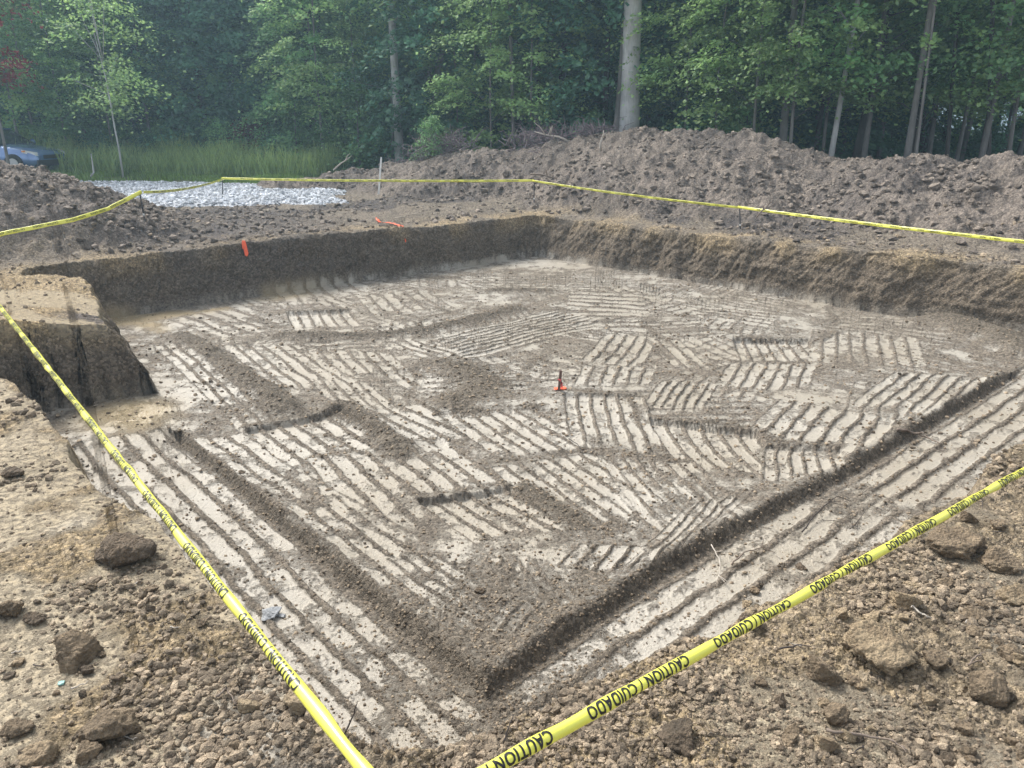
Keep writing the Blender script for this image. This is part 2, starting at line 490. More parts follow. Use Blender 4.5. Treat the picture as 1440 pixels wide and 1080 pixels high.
# ------------------------------------------------------------------ materials
def newmat(name):
    m = bpy.data.materials.new(name); m.use_nodes = True
    nt = m.node_tree
    return m, nt, nt.nodes['Principled BSDF']
def node(nt, t, **kw):
    n = nt.nodes.new(t)
    for k, v in kw.items(): setattr(n, k, v)
    return n
def setin(n, **kw):
    for k, v in kw.items(): n.inputs[k.replace('_', ' ')].default_value = v
def mixc(nt, fac, a, b, bt='MIX'):
    n = node(nt, 'ShaderNodeMix', data_type='RGBA', blend_type=bt)
    for sock, v in ((n.inputs[0], fac), (n.inputs[6], a), (n.inputs[7], b)):
        if isinstance(v, (int, float)): sock.default_value = v
        elif isinstance(v, (tuple, list)): sock.default_value = tuple(v) + ((1,) if len(v) == 3 else ())
        else: nt.links.new(v, sock)
    return n.outputs[2]
def mth(nt, op, a, b=None, clamp=False):
    n = node(nt, 'ShaderNodeMath', operation=op, use_clamp=clamp)
    for i, v in enumerate((a, b)):
        if v is None: continue
        if isinstance(v, (int, float)): n.inputs[i].default_value = v
        else: nt.links.new(v, n.inputs[i])
    return n.outputs[0]
def noise(nt, vec, scale, detail=6, rough=.6, dist=0):
    n = node(nt, 'ShaderNodeTexNoise'); setin(n, Scale=scale, Detail=detail, Roughness=rough, Distortion=dist)
    nt.links.new(vec, n.inputs['Vector']); return n.outputs['Fac']
def ramp(nt, fac, pts):
    n = node(nt, 'ShaderNodeValToRGB'); e = n.color_ramp.elements
    while len(e) < len(pts): e.new(.5)
    for el, (p, c) in zip(e, pts):
        el.position = p; el.color = (c, c, c, 1) if isinstance(c, (int, float)) else tuple(c) + (1,)
    nt.links.new(fac, n.inputs[0]); return n.outputs[0]

CL_CRUMB = (.155, .131, .103); CL_PALE = (.41, .378, .325); CL_TAN = (.42, .315, .175); CL_TOP = (.085, .075, .072)
CL_HEAP = (.165, .139, .117); CL_WALL = (.120, .096, .070); CL_WET = (.36, .28, .16)

def soil_material():
    m, nt, bs = newmat('soil')
    geo = node(nt, 'ShaderNodeNewGeometry').outputs['Position']
    def at(nm):
        a = node(nt, 'ShaderNodeAttribute', attribute_name=nm)
        s = node(nt, 'ShaderNodeSeparateColor'); nt.links.new(a.outputs['Color'], s.inputs[0])
        return s.outputs[0], s.outputs[1], s.outputs[2], a.outputs['Alpha']
    pale, tan, top, grav = at('s1'); wet, heap, grass, woods = at('s2'); wz, loose, flo, sm = at('s3')
    nA = noise(nt, geo, 3.0, 8, .65); nB = noise(nt, geo, 28, 8, .7); nC = noise(nt, geo, 140, 4, .7); nD = noise(nt, geo, .7, 4, .5)
    vor = node(nt, 'ShaderNodeTexVoronoi'); setin(vor, Scale=42.0); nt.links.new(geo, vor.inputs['Vector'])
    vor2 = node(nt, 'ShaderNodeTexVoronoi'); setin(vor2, Scale=130.0); nt.links.new(geo, vor2.inputs['Vector'])
    cell = node(nt, 'ShaderNodeSeparateColor'); nt.links.new(vor.outputs['Color'], cell.inputs[0])
    cell2 = node(nt, 'ShaderNodeSeparateColor'); nt.links.new(vor2.outputs['Color'], cell2.inputs[0])
    base = mixc(nt, ramp(nt, nA, [(.35, 0), (.68, 1)]), CL_CRUMB, tuple(c * 1.4 for c in CL_CRUMB))
    base = mixc(nt, mth(nt, 'MULTIPLY', loose, .7, True), base, (.105, .088, .066))
    base = mixc(nt, heap, base, mixc(nt, ramp(nt, nA, [(.4, 0), (.62, 1)]), CL_HEAP, tuple(c * 1.35 for c in CL_HEAP)))
    base = mixc(nt, mth(nt, 'MULTIPLY', wz, .9), base, mixc(nt, nA, CL_WALL, tuple(c * 1.5 for c in CL_WALL)))
    base = mixc(nt, mth(nt, 'MULTIPLY', tan, ramp(nt, nB, [(.35, .25), (.62, .95)])), base, CL_TAN)
    base = mixc(nt, mth(nt, 'MULTIPLY', top, ramp(nt, nA, [(.35, .3), (.55, 1)])), base, CL_TOP)
    # crumb grain: each lump its own tone
    g1 = ramp(nt, cell.outputs[0], [(0, .5), (.6, 1.0), (1, 1.6)])
    g2 = ramp(nt, cell2.outputs[1], [(0, .7), (.6, 1.0), (1, 1.35)])
    base = mixc(nt, .85, base, g1, 'MULTIPLY'); base = mixc(nt, .7, base, g2, 'MULTIPLY')
    # pale smeared clay, broken up at its edge by crumbs
    pf = mth(nt, 'ADD', pale, mth(nt, 'MULTIPLY', mth(nt, 'SUBTRACT', nB, .5), 1.5))
    pf = mth(nt, 'ADD', pf, mth(nt, 'MULTIPLY', mth(nt, 'SUBTRACT', nC, .5), .7))
    pf = ramp(nt, pf, [(.25, 0), (.64, 1)])
    palec = mixc(nt, ramp(nt, nD, [(.4, 0), (.6, 1)]), CL_PALE, (.325, .285, .225))
    palec = mixc(nt, tan, palec, (.36, .285, .175))
    palec = mixc(nt, ramp(nt, nB, [(.35, .55), (.65, 0)]), palec, tuple(c * .72 for c in CL_PALE))
    base = mixc(nt, pf, base, palec)
    base = mixc(nt, mth(nt, 'MULTIPLY', wet, .85), base, CL_WET)
    gcol = mixc(nt, ramp(nt, cell.outputs[1], [(0, 0), (1, 1)]), (.32, .34, .37), (.58, .60, .64))
    base = mixc(nt, mth(nt, 'GREATER_THAN', mth(nt, 'ADD', grav, mth(nt, 'MULTIPLY', mth(nt, 'SUBTRACT', nB, .5), .8)), .5), base, gcol)
    base = mixc(nt, grass, base, mixc(nt, nA, (.055, .085, .03), (.11, .13, .05)))
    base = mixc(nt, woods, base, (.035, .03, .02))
    nt.links.new(base, bs.inputs['Base Color'])
    rg = mth(nt, 'SUBTRACT', .93, mth(nt, 'MULTIPLY', mth(nt, 'MULTIPLY', pf, flo), .42))
    rg = mth(nt, 'SUBTRACT', rg, mth(nt, 'MULTIPLY', wet, .3))
    nt.links.new(rg, bs.inputs['Roughness'])
    setin(bs, **{'Specular_IOR_Level': .35})
    hgt = mth(nt, 'ADD', mth(nt, 'MULTIPLY', nB, .6), mth(nt, 'MULTIPLY', mth(nt, 'SUBTRACT', 1, vor.outputs['Distance']), .55))
    hgt = mth(nt, 'ADD', hgt, mth(nt, 'MULTIPLY', mth(nt, 'SUBTRACT', 1, vor2.outputs['Distance']), .3))
    hgt = mth(nt, 'ADD', hgt, mth(nt, 'MULTIPLY', nC, .25))
    hgt = mth(nt, 'MULTIPLY', hgt, mth(nt, 'SUBTRACT', 1.0, mth(nt, 'MULTIPLY', pf, .62)))
    bp = node(nt, 'ShaderNodeBump'); setin(bp, Strength=1.0, Distance=.022)
    nt.links.new(hgt, bp.inputs['Height']); nt.links.new(bp.outputs[0], bs.inputs['Normal'])
    return m
M_SOIL = soil_material()

def dirt_mat(name, c1, c2, bump=.02, sc1=14):
    m, nt, bs = newmat(name)
    geo = node(nt, 'ShaderNodeNewGeometry').outputs['Position']
    nA = noise(nt, geo, sc1, 8, .65); nC = noise(nt, geo, sc1 * 9, 6, .7)
    vor = node(nt, 'ShaderNodeTexVoronoi'); setin(vor, Scale=sc1 * 6.0); nt.links.new(geo, vor.inputs['Vector'])
    col = mixc(nt, ramp(nt, nA, [(.38, 0), (.62, 1)]), c1, c2)
    col = mixc(nt, .7, col, ramp(nt, nC, [(.3, .55), (.7, 1.4)]), 'MULTIPLY')
    nt.links.new(col, bs.inputs['Base Color']); isl = node(nt, 'ShaderNodeNewGeometry').outputs['Random Per Island']
    col = mixc(nt, 1.0, col, ramp(nt, isl, [(0, .55), (.5, 1.0), (1, 1.6)]), 'MULTIPLY'); nt.links.new(col, bs.inputs['Base Color'])
    setin(bs, Roughness=.93)
    h = mth(nt, 'ADD', nA, mth(nt, 'ADD', mth(nt, 'MULTIPLY', nC, .4), mth(nt, 'MULTIPLY', vor.outputs['Distance'], -.4)))
    bp = node(nt, 'ShaderNodeBump'); setin(bp, Strength=1.0, Distance=bump)
    nt.links.new(h, bp.inputs['Height']); nt.links.new(bp.outputs[0], bs.inputs['Normal'])
    return m
M_CLOD = dirt_mat('clod_soil', (.14, .105, .068), (.27, .205, .135), .035)
M_CLODD = dirt_mat('dark_clod_soil', (.075, .058, .04), (.16, .12, .082), .035)
M_CLODT = dirt_mat('tan_clod_soil', (.24, .18, .115), (.38, .295, .19), .035)
M_CRUMB = dirt_mat('crumb_soil', (.14, .108, .076), (.32, .255, .18), .008, 30)
M_CRUMBG = dirt_mat('heap_clod_soil', (.12, .10, .083), (.25, .208, .17), .02, 8)
M_STONE = dirt_mat('grey_stone', (.20, .21, .22), (.34, .35, .36), .006, 10)
M_GRAV = dirt_mat('white_gravel', (.34, .36, .39), (.60, .62, .66), .01, 6)

def plain(name, col, rough=.6, spec=.5, bump=None, metallic=0.0, var=.15, sc_=20, coat=0.0):
    m, nt, bs = newmat(name)
    tc = node(nt, 'ShaderNodeTexCoord').outputs['Object']
    nA = noise(nt, tc, sc_, 5, .6)
    c = mixc(nt, nA, tuple(v * (1 - var) for v in col), tuple(min(1, v * (1 + var)) for v in col))
    nt.links.new(c, bs.inputs['Base Color'])
    setin(bs, Roughness=rough, Metallic=metallic, **{'Specular_IOR_Level': spec, 'Coat_Weight': coat})
    if bump:
        bp = node(nt, 'ShaderNodeBump'); setin(bp, Strength=1.0, Distance=bump)
        nt.links.new(nA, bp.inputs['Height']); nt.links.new(bp.outputs[0], bs.inputs['Normal'])
    return m

# ------------------------------------------------------------------ ground: one sheet, fine where it is near
def build_ground():
    th = np.concatenate([np.arange(-R(47), R(47), .00125)])
    rest = np.linspace(R(47), 2 * math.pi - R(47), 150)[1:-1]
    th = np.concatenate([th, rest]); nth = len(th)
    # rows along each sight direction: finer where a cut wall falls away
    rc_ = np.concatenate([np.linspace(1.3, 6, 200)[:-1], np.linspace(6, 24, 420)])
    NR = 1330
    G = np.zeros((NR, nth))
    for a in range(0, nth, 100):
        tt = th[a:a + 100]
        X = rc_[:, None] * np.sin(tt)[None]; Y = rc_[:, None] * np.cos(tt)[None]
        sd, w, _ = pit_sd(X.ravel(), Y.ravel()); q = sd.reshape(X.shape); w = w.reshape(X.shape)
        wall = (q > -.2) & (q < w + .25) & (Y > 6)
        dens = 1 / (.0026 * rc_[:, None]) + wall * 80.0
        cum = np.concatenate([np.zeros((1, len(tt))), np.cumsum((dens[1:] + dens[:-1]) / 2 * np.diff(rc_)[:, None], axis=0)])
        for j in range(len(tt)):
            G[:, a + j] = np.interp(np.linspace(0, cum[-1, j], NR), cum[:, j], rc_)
    inner = np.array([.25, .5, .8, 1.0, 1.15]); outer = [24 * 1.03]
    while outer[-1] < 300: outer.append(outer[-1] * 1.03)
    G = np.concatenate([np.repeat(inner[:, None], nth, 1), G, np.repeat(np.array(outer)[:, None], nth, 1)])
    nr = len(G)
    V = np.zeros((nr * nth + 1, 3), np.float32)
    S = [np.zeros((nr * nth + 1, 4), np.float32) for _ in range(3)]
    CH = 60
    for i in range(0, nr, CH):
        rr_ = G[i:i + CH]
        X = (rr_ * np.sin(th)[None, :]).ravel(); Y = (rr_ * np.cos(th)[None, :]).ravel()
        z, s1, s2, s3 = land(X, Y)
        a, b = i * nth, i * nth + len(X)
        # cut faces are rough in every direction, so push them about sideways too
        k_ = np.nonzero((s3[0] > .01) & (Y > 5.5))[0]
        if len(k_):
            P_ = np.stack([X[k_], Y[k_], z[k_]], -1); o_ = P_[:, :2] - np.array([1.0, 8.5]); o_ /= np.linalg.norm(o_, axis=1)[:, None]
            dd = (n3d(P_, 2.2, 501) * .12 + n3d(P_, 6, 502) * .09 + n3d(P_, 16, 503) * .09 + n3d(P_, 38, 504) * .05) * s3[0][k_]
            X = X.copy(); Y = Y.copy(); X[k_] += o_[:, 0] * dd; Y[k_] += o_[:, 1] * dd
        V[a:b, 0] = X; V[a:b, 1] = Y; V[a:b, 2] = z
        for q, s in zip(S, (s1, s2, s3)):
            for k in range(4): q[a:b, k] = s[k]
    V[-1] = (0, 0, V[:nth, 2].mean())
    for q in S: q[-1] = q[:nth].mean(axis=0)
    I = np.arange(nr - 1)[:, None] * nth; J = np.arange(nth)[None, :]; J2 = (J + 1) % nth
    F = np.stack([I + J, I + J2, I + nth + J2, I + nth + J], axis=-1).reshape(-1, 4)
    # centre fan as quads with the middle point
    c = nr * nth
    fan = []
    for j in range(0, nth, 2):
        if j + 2 <= nth: fan.append((c, (j + 2) % nth, (j + 1) % nth, j))
        else: fan.append((c, c, j, 0))
    fan = [f for f in fan if len(set(f)) == 4]
    F = np.concatenate([F, np.array(fan)])
    me = mesh_np('ground', V, F, M_SOIL, True, dict(s1=S[0], s2=S[1], s3=S[2]))
    o = link('ground', me)
    tag(o, 'excavated pit, muddy clay floor, rims and spoil heaps', None, None, 'structure')
    return o
build_ground()

# ------------------------------------------------------------------ clods and stones
def ico(sub):
    t = (1 + 5 ** .5) / 2
    v = [(-1, t, 0), (1, t, 0), (-1, -t, 0), (1, -t, 0), (0, -1, t), (0, 1, t), (0, -1, -t), (0, 1, -t), (t, 0, -1), (t, 0, 1), (-t, 0, -1), (-t, 0, 1)]
    f = [(0, 11, 5), (0, 5, 1), (0, 1, 7), (0, 7, 10), (0, 10, 11), (1, 5, 9), (5, 11, 4), (11, 10, 2), (10, 7, 6), (7, 1, 8), (3, 9, 4), (3, 4, 2), (3, 2, 6), (3, 6, 8), (3, 8, 9), (4, 9, 5), (2, 4, 11), (6, 2, 10), (8, 6, 7), (9, 8, 1)]
    v = [Vector(p).normalized() for p in v]
    for _ in range(sub):
        c = {}; nf = []
        def mid(a, b):
            k = (min(a, b), max(a, b))
            if k not in c: c[k] = len(v); v.append((v[a] + v[b]).normalized())
            return c[k]
        for a, b, d in f:
            x, y, z = mid(a, b), mid(b, d), mid(d, a); nf += [(a, x, z), (b, y, x), (d, z, y), (x, y, z)]
        f = nf
    return np.array([tuple(p) for p in v]), np.array(f)
ICO = {k: ico(k) for k in (0, 1, 2, 4)}


def clod_shape(sub, seed, sharp=9, rough=.16):
    v, f = ICO[sub]; rg = np.random.default_rng(seed)
    n = rg.normal(size=(sharp, 3)); n /= np.linalg.norm(n, axis=1)[:, None]
    d = rg.uniform(.6, 1.0, sharp)
    dt = v @ n.T
    r = np.min(np.where(dt > .05, d[None, :] / np.maximum(dt, .05), 9), axis=1)
    r = np.minimum(r, 1.25)
    p = v * r[:, None]
    nn = n3d(p, 2.2, seed) * rough * 2.0 + n3d(p, 6, seed + 1) * rough * 1.1 + ((n3d(p, 15, seed + 2) * rough * .9 + n3d(p, 34, seed + 4) * rough * .5) if sub > 2 else 0)
    return p * (1 + nn)[:, None], f

def rotm(n, rg, tilt=1.0):
    q = rg.normal(size=(n, 4)); q /= np.linalg.norm(q, axis=1)[:, None]
    w, x, y, z = q.T
    return np.stack([np.stack([1 - 2 * (y * y + z * z), 2 * (x * y - z * w), 2 * (x * z + y * w)], -1),
                     np.stack([2 * (x * y + z * w), 1 - 2 * (x * x + z * z), 2 * (y * z - x * w)], -1),
                     np.stack([2 * (x * z - y * w), 2 * (y * z + x * w), 1 - 2 * (x * x + y * y)], -1)], 1)

def scatter(name, X, Y, Z, size, mat, sub=1, seed=0, sink=.25, flat=.75, label=None):
    rg = np.random.default_rng(seed)
    n = len(X); vs = []; fs = []; base = 0
    kinds = [clod_shape(sub, seed * 31 + k, 8, .14) for k in range(8)]
    pick = rg.integers(0, 8, n)
    for k in range(8):
        i = np.nonzero(pick == k)[0]
        if len(i) == 0: continue
        v, f = kinds[k]
        M = rotm(len(i), rg)
        s = size[i][:, None] * rg.uniform(.7, 1.2, (len(i), 3))
        p = np.einsum('nij,vj->nvi', M, v) * s[:, None, :]
        p[:, :, 2] *= flat
        p[:, :, 0] += X[i][:, None]; p[:, :, 1] += Y[i][:, None]; p[:, :, 2] += (Z[i] + size[i] * (.5 - sink))[:, None]
        vs.append(p.reshape(-1, 3)); m = len(v)
        fs.append((f[None] + (np.arange(len(i)) * m)[:, None, None]).reshape(-1, 3) + base); base += len(i) * m
    me = mesh_np(name, np.concatenate(vs), np.concatenate(fs), mat, False)
    o = link(name, me); tag(o, label, None, None, 'stuff')
    return o

def crumbs():
    n = 150000
    u = rng.uniform(-1, 1, n) * R(42); inv = rng.uniform(1 / 15.5, 1 / 1.35, n); r = 1 / inv
    X = r * np.sin(u); Y = r * np.cos(u)
    z, s1, s2, s3 = land(X, Y)
    pale, wz, loose = s1[0], s3[0], s3[1]
    flo = s3[2]
    clump = sst(.45, .65, fbm(X, Y, .5, 3, 201))
    keep = rng.uniform(0, 1, n) < np.clip(.17 + .35 * (1 - pale) * (.3 + clump) + .5 * np.clip(loose, 0, 1) + (1 - flo) * .25 * clump, 0, 1) * np.where((flo < .5) & (X < -.5), .6, 1) * (wz < .5) * (1 - s1[3])
    X, Y, z, r, flo, cl = X[keep], Y[keep], z[keep], r[keep], flo[keep], clump[keep]
    sz = .0035 + .010 * rng.uniform(0, 1, len(X)) ** 3.0
    sz = sz * (1 + (1 - flo) * .9 * cl) * np.clip(r / 4.5, .8, 1.9)
    print('crumbs', len(X))
    scatter('soil_crumbs', X, Y, z, sz, M_CRUMB, 0, 5, label='loose brown soil crumbs strewn over pit floor and rims')
crumbs()

def clumps():
    n = 90000
    u = rng.uniform(-1, 1, n) * R(42); r = rng.uniform(9.5, 25, n)
    X = r * np.sin(u); Y = r * np.cos(u)
    z, s1, s2, s3 = land(X, Y); sd = pit_sd(X, Y)[0]
    keep = (sd > .45) & (Y + .5 * X > 8.5) & (s1[3] < .3) & (s2[2] < .5) & (s2[3] < .6) & (rng.uniform(0, 1, n) < .04 + .16 * sst(.45, .6, fbm(X, Y, 1.2, 3, 402)) + .65 * s2[1] * sst(.35, .6, fbm(X, Y, .8, 3, 401)) + .35 * s1[2])
    X, Y, z, r = X[keep], Y[keep], z[keep], r[keep]
    sz = (.012 + .065 * rng.uniform(0, 1, len(X)) ** 7)
    print('clumps', len(X))
    scatter('spoil_rubble', X, Y, z, sz, M_CRUMBG, 0, 15, label='loose lumps of spoil covering the heaps and far rim')
clumps()

def pebbles():
    n = 16000
    X = rng.uniform(-14.0, -3.4, n); Y = rng.uniform(17, 25.2, n)
    z, s1, s2, s3 = land(X, Y)
    k = s1[3] > rng.uniform(.2, .8, n)
    X, Y, z = X[k], Y[k], z[k]
    scatter('gravel', X, Y, z, .018 + .035 * rng.uniform(0, 1, len(X)) ** 2, M_GRAV, 0, 9, label='pale crushed stone spread as a pad beyond the pit')
pebbles()

CL_TEMPL = [clod_shape(4, 300 + k, 12, .21) for k in range(9)]
def clod(u, v, wpx, mat, label, name='soil_clod', group='soil clods lying round the pit', k=None, flat=.75, seed=0, cat='clod', aspect=1.0):
    p, t = hit(u, v)
    s = wpx / 1081 * t / 2 * .8
    rg = random.Random(int(u * 7 + v))
    vv, ff = CL_TEMPL[(int(u + v) if k is None else k) % 9]
    a = rg.uniform(0, 6.28); ca, sa = math.cos(a), math.sin(a)
    q = vv @ np.array([[ca, sa, 0], [-sa, ca, 0], [0, 0, 1]])
    q = q * np.array([s, s * .9, s * flat * aspect])
    me = mesh_np(name, q, ff, mat, True)
    o = link(name, me, None, (p.x, p.y + s * .2, p.z + s * flat * .45))
    tag(o, label, cat, group)
    return o
CLODS = [
 (170, 795, 84, M_CLODD, 'large dark round clod beside the left yellow tape, casting a dark hollow below it', .85),
 (100, 935, 76, M_CLOD, 'big brown clod with a smooth split face in the left foreground', .9),
 (14, 865, 46, M_CLOD, 'grey brown clod at the left picture edge, above the split clod', .8),
 (48, 875, 30, M_CLODD, 'small clod touching the grey brown clod at the left edge', .8),
 (14, 672, 32, M_CLODD, 'small dark clod at the left edge below the spur of earth', .7),
 (150, 1035, 92, M_CLOD, 'wide clod with a black gap under it, bottom left', .7),
 (122, 1070, 46, M_CLOD, 'grey angular clod at the very bottom left, below the wide clod', .9),
 (60, 1072, 60, M_CLODT, 'pale tan clod in the bottom left corner', .7),
 (20, 1035, 44, M_CLOD, 'rounded clod at the left edge near the bottom corner', .7),
 (430, 1000, 60, M_CLODT, 'tan lump on the crumbling rim beside the lower end of the left tape', .7),
 (350, 1000, 44, M_CLODT, 'flat tan lump left of the lower end of the left tape', .6),
 (958, 1045, 62, M_CLODD, 'very dark clod alone below the right tape at the bottom', .7),
 (1240, 925, 100, M_CLODT, 'largest tan clod in the right foreground with an undercut side', .72),
 (1157, 958, 62, M_CLOD, 'round clod just left of the largest tan clod', .85),
 (1278, 855, 56, M_CLODT, 'flat tan clod with pale roots hanging from it', .7),
 (1345, 772, 84, M_CLOD, 'wide smooth grey brown clod right of the tape, upper right', .6),
 (1408, 795, 62, M_CLOD, 'long clod at the right edge beside the wide smooth clod', .55),
 (1372, 872, 44, M_CLOD, 'brown clod between the rooted clod and the right edge', .6),
 (1175, 1015, 50, M_CLOD, 'blocky clod below the round clod at bottom right', .8),
 (1388, 985, 66, M_CLOD, 'tall clod by a dark hollow at the bottom right', .85),
 (1165, 1058, 44, M_CLODT, 'lowest tan clod at bottom right', .8),
 (1318, 940, 46, M_CLOD, 'crumbly clod right of the largest tan clod', .7),
 (1430, 845, 50, M_CLODT, 'pale clod cut by the right edge of the picture', .7),
 (1425, 930, 40, M_CLOD, 'grey clod at the right edge, lower down', .7),
 (1362, 735, 30, M_CLOD, 'small clod above the wide smooth clod at upper right', .8),
 (1405, 745, 28, M_CLOD, 'small clod above the long clod at the right edge', .7),
]
for u, v, w, m, lb, fl_ in CLODS: clod(u, v, w, m, lb, flat=fl_)
clod(380, 868, 36, M_STONE, 'smooth grey stone on the pit floor beside the left tape', 'stone', 'stones on the pit floor', 3, .5, cat='stone')
clod(396, 869, 14, M_STONE, 'tiny blue grey stone touching the smooth grey stone', 'stone', 'stones on the pit floor', 4, .5, cat='stone')
clod(340, 665, 10, M_CLODD, 'lone black crumb of earth on the pale strips at left', 'stone', 'stones on the pit floor', 5, .6, cat='stone')
clod(676, 834, 18, M_CLODD, 'dark stone among loose crumbs in the middle of the near floor', 'stone', 'stones on the pit floor', 6, .6, cat='stone')
clod(86, 962, 11, plain('green_stone', (.25, .45, .40), .5), 'small mint green stone below the split clod', 'stone', 'stones in the foreground', 2, .6, cat='stone')
# middling clods that nothing tells apart
rc = random.Random(21)
for i in range(120):
    if i < 62: u, v, w = rc.uniform(1030, 1440), rc.uniform(800, 1078), rc.uniform(12, 30)
    elif i < 86: u, v, w = rc.uniform(0, 330), rc.uniform(830, 1078), rc.uniform(9, 24)
    else: u, v, w = rc.uniform(420, 960), rc.uniform(1005, 1078), rc.uniform(8, 20)
    right = i < 62
    if right and (v - 800) < (1440 - u) * .0 : continue
    if i >= 86 and hit(u, v)[0].z < -.6: continue
    clod(u, v, w, rc.choice([M_CLOD, M_CLODT, M_CLOD, M_CLODD]),
         'small broken clod among others on the right foreground bank' if right else ('small broken clod among others on the left foreground bank' if i < 86 else 'small crumbly clod on the near corner of the rim'),
         group='small clods on the right bank' if right else ('small clods on the left bank' if i < 86 else 'small clods on the near rim'), flat=rc.uniform(.5, .9))
for i in range(70):
    u = rc.uniform(640, 1440); v = rc.uniform(215 if u < 1100 else 245, 300 + max(0, (u - 760) * .1))
    clod(u, v, rc.uniform(5, 17) * (1.3 if i < 12 else 1), M_CRUMBG, 'grey brown clod lying on the slope of the long spoil heap', group='clods on the long spoil heap', flat=rc.uniform(.5, .9))
for i in range(20):
    u = rc.uniform(0, 190); v = rc.uniform(235 + u * .3, 322)
    clod(u, v, rc.uniform(4, 12), M_CRUMBG, 'brown clod on the slope of the left spoil heap', group='clods on the left spoil heap', flat=rc.uniform(.5, .9))

# ------------------------------------------------------------------ barrier tape
M_TAPE = plain('yellow_tape', (.78, .77, .11), .32, .5, None, 0, .03, 4, 0.3)
M_INK = plain('black_ink', (.012, .012, .012), .3, .5)
M_ROD = plain('dark_rod', (.03, .03, .035), .6)
M_WHITE = plain('white_paint', (.75, .75, .72), .6)

def text_mesh(s, bold=.032):
    cu = bpy.data.curves.new('tmp', 'FONT'); cu.body = s; cu.size = 1; cu.offset = bold; cu.resolution_u = 3; cu.space_character = 1.12
    o = bpy.data.objects.new('tmp', cu); sc.collection.objects.link(o)
    dg = bpy.context.evaluated_depsgraph_get()
    me = bpy.data.meshes.new_from_object(o.evaluated_get(dg))
    V = np.array([v.co[:2] for v in me.vertices]); F = [tuple(p.vertices) for p in me.polygons]
    bpy.data.objects.remove(o); bpy.data.curves.remove(cu); bpy.data.meshes.remove(me)
    V -= V.min(axis=0); V /= V.max(axis=0)
    return V, F
TXV, TXF = text_mesh("CAUTION / CUIDADO")

def tape(name, pts, width, rad, label, phase=0.0, period=.458, phi0=-70, sag=0.0, twist=0.0, wob=.004, seg=.03, text=True):
    """pts: path; cross-section is an arc of radius rad holding the tape's width, starting at the angle phi0 below the viewer's side"""
    pts = [Vector(p) for p in pts]
    path = []; 
    for a, b in zip(pts[:-1], pts[1:]):
        L = (b - a).length; n = max(8, int(L / seg))
        for i in range(n + (b is pts[-1])):
            t = i / n; p = a.lerp(b, t); p.z -= sag * L * 4 * t * (1 - t); path.append(p)
    acc = [0]
    for a, b in zip(path[:-1], path[1:]): acc.append(acc[-1] + (b - a).length)
    acc = np.array(acc); PA = np.array([tuple(p) for p in path])
    def at(s, w, lift=0.0):
        """s metres along, w 0..1 across (0 = low front edge)"""
        s = np.clip(s, 0, acc[-1])
        C = np.stack([np.interp(s, acc, PA[:, k]) for k in range(3)], -1)
        e = .05
        D = np.stack([np.interp(np.clip(s + e, 0, acc[-1]), acc, PA[:, k]) - np.interp(np.clip(s - e, 0, acc[-1]), acc, PA[:, k]) for k in range(3)], -1)
        D /= np.linalg.norm(D, axis=1)[:, None]
        N = np.stack([D[:, 1], -D[:, 0], D[:, 2] * 0], -1); N /= np.linalg.norm(N, axis=1)[:, None]
        N = np.where((np.sum(N * C, axis=1) > 0)[:, None], -N, N)     # towards the viewer's bank
        U = np.cross(D, N); U = np.where((U[:, 2] < 0)[:, None], -U, U)
        wv = (vn(s * 1.7, s * 0, 5) - .5) * 2
        ang = np.radians(phi0) + w * width / rad + twist * wv
        rr_ = rad + lift + wob * (vn(s * 9, w * 1.5, 8) - .5) * 2
        return C + N * (np.cos(ang) * rr_)[:, None] + U * (np.sin(ang) * rr_)[:, None]
    nw = 15; ns = len(acc)
    S, W = np.meshgrid(acc, np.linspace(0, 1, nw), indexing='ij')
    V = at(S.ravel(), W.ravel())
    I = np.arange(ns - 1)[:, None] * nw; J = np.arange(nw - 1)[None, :]
    F = np.stack([I + J, I + nw + J, I + nw + J + 1, I + J + 1], -1).reshape(-1, 4)
    root = link(name, mesh_np(name, V, F, M_TAPE, True))
    tag(root, label, 'tape', 'yellow tapes strung round the pit')
    md = root.modifiers.new('thick', 'SOLIDIFY'); md.thickness = .0004; md.offset = -1
    if text:
        vs = []; fs = []; b = 0
        # fine strips so the letters can follow the curl
        s0 = phase - period
        while s0 < acc[-1]:
            if s0 > 0 and s0 + .76 * period < acc[-1]:
                s = s0 + (1 - TXV[:, 0]) * .76 * period
                w = .80 - TXV[:, 1] * .48
                me = bpy.data.meshes.new('lettering'); me.from_pydata(at(s, w, .0012).tolist(), [], TXF); me.materials.append(M_INK)
                link('lettering', me, root)
            s0 += period
    return root

# finer letters: cut the glyph polygons by horizontal lines so they bend with the tape
def slice_text(V, F, cuts):
    import bmesh
    bm = bmesh.new()
    vv = [bm.verts.new((p[0], p[1], 0)) for p in V]
    for f in F:
        try: bm.faces.new([vv[i] for i in f])
        except ValueError: pass
    for c in cuts:
        bmesh.ops.bisect_plane(bm, geom=bm.verts[:] + bm.edges[:] + bm.faces[:], plane_co=(0, c, 0), plane_no=(0, 1, 0))
    bmesh.ops.triangulate(bm, faces=bm.faces[:])
    bm.verts.index_update()
    V2 = np.array([v.co[:2] for v in bm.verts]); F2 = [tuple(v.index for v in f.verts) for f in bm.faces]
    bm.free(); return V2, F2
TXV, TXF = slice_text(TXV, TXF, [i / 10 for i in range(1, 10)])

def cam_pt(u, v, depth):
    """photo pixel at a camera depth -> world"""
    a = (u - 720) / 1081; c = (540 - v) / 1081
    return Vector((a * depth, (math.cos(PITCH) + math.sin(PITCH) * c) * depth, CAM_H + (-math.sin(PITCH) + math.cos(PITCH) * c) * depth))
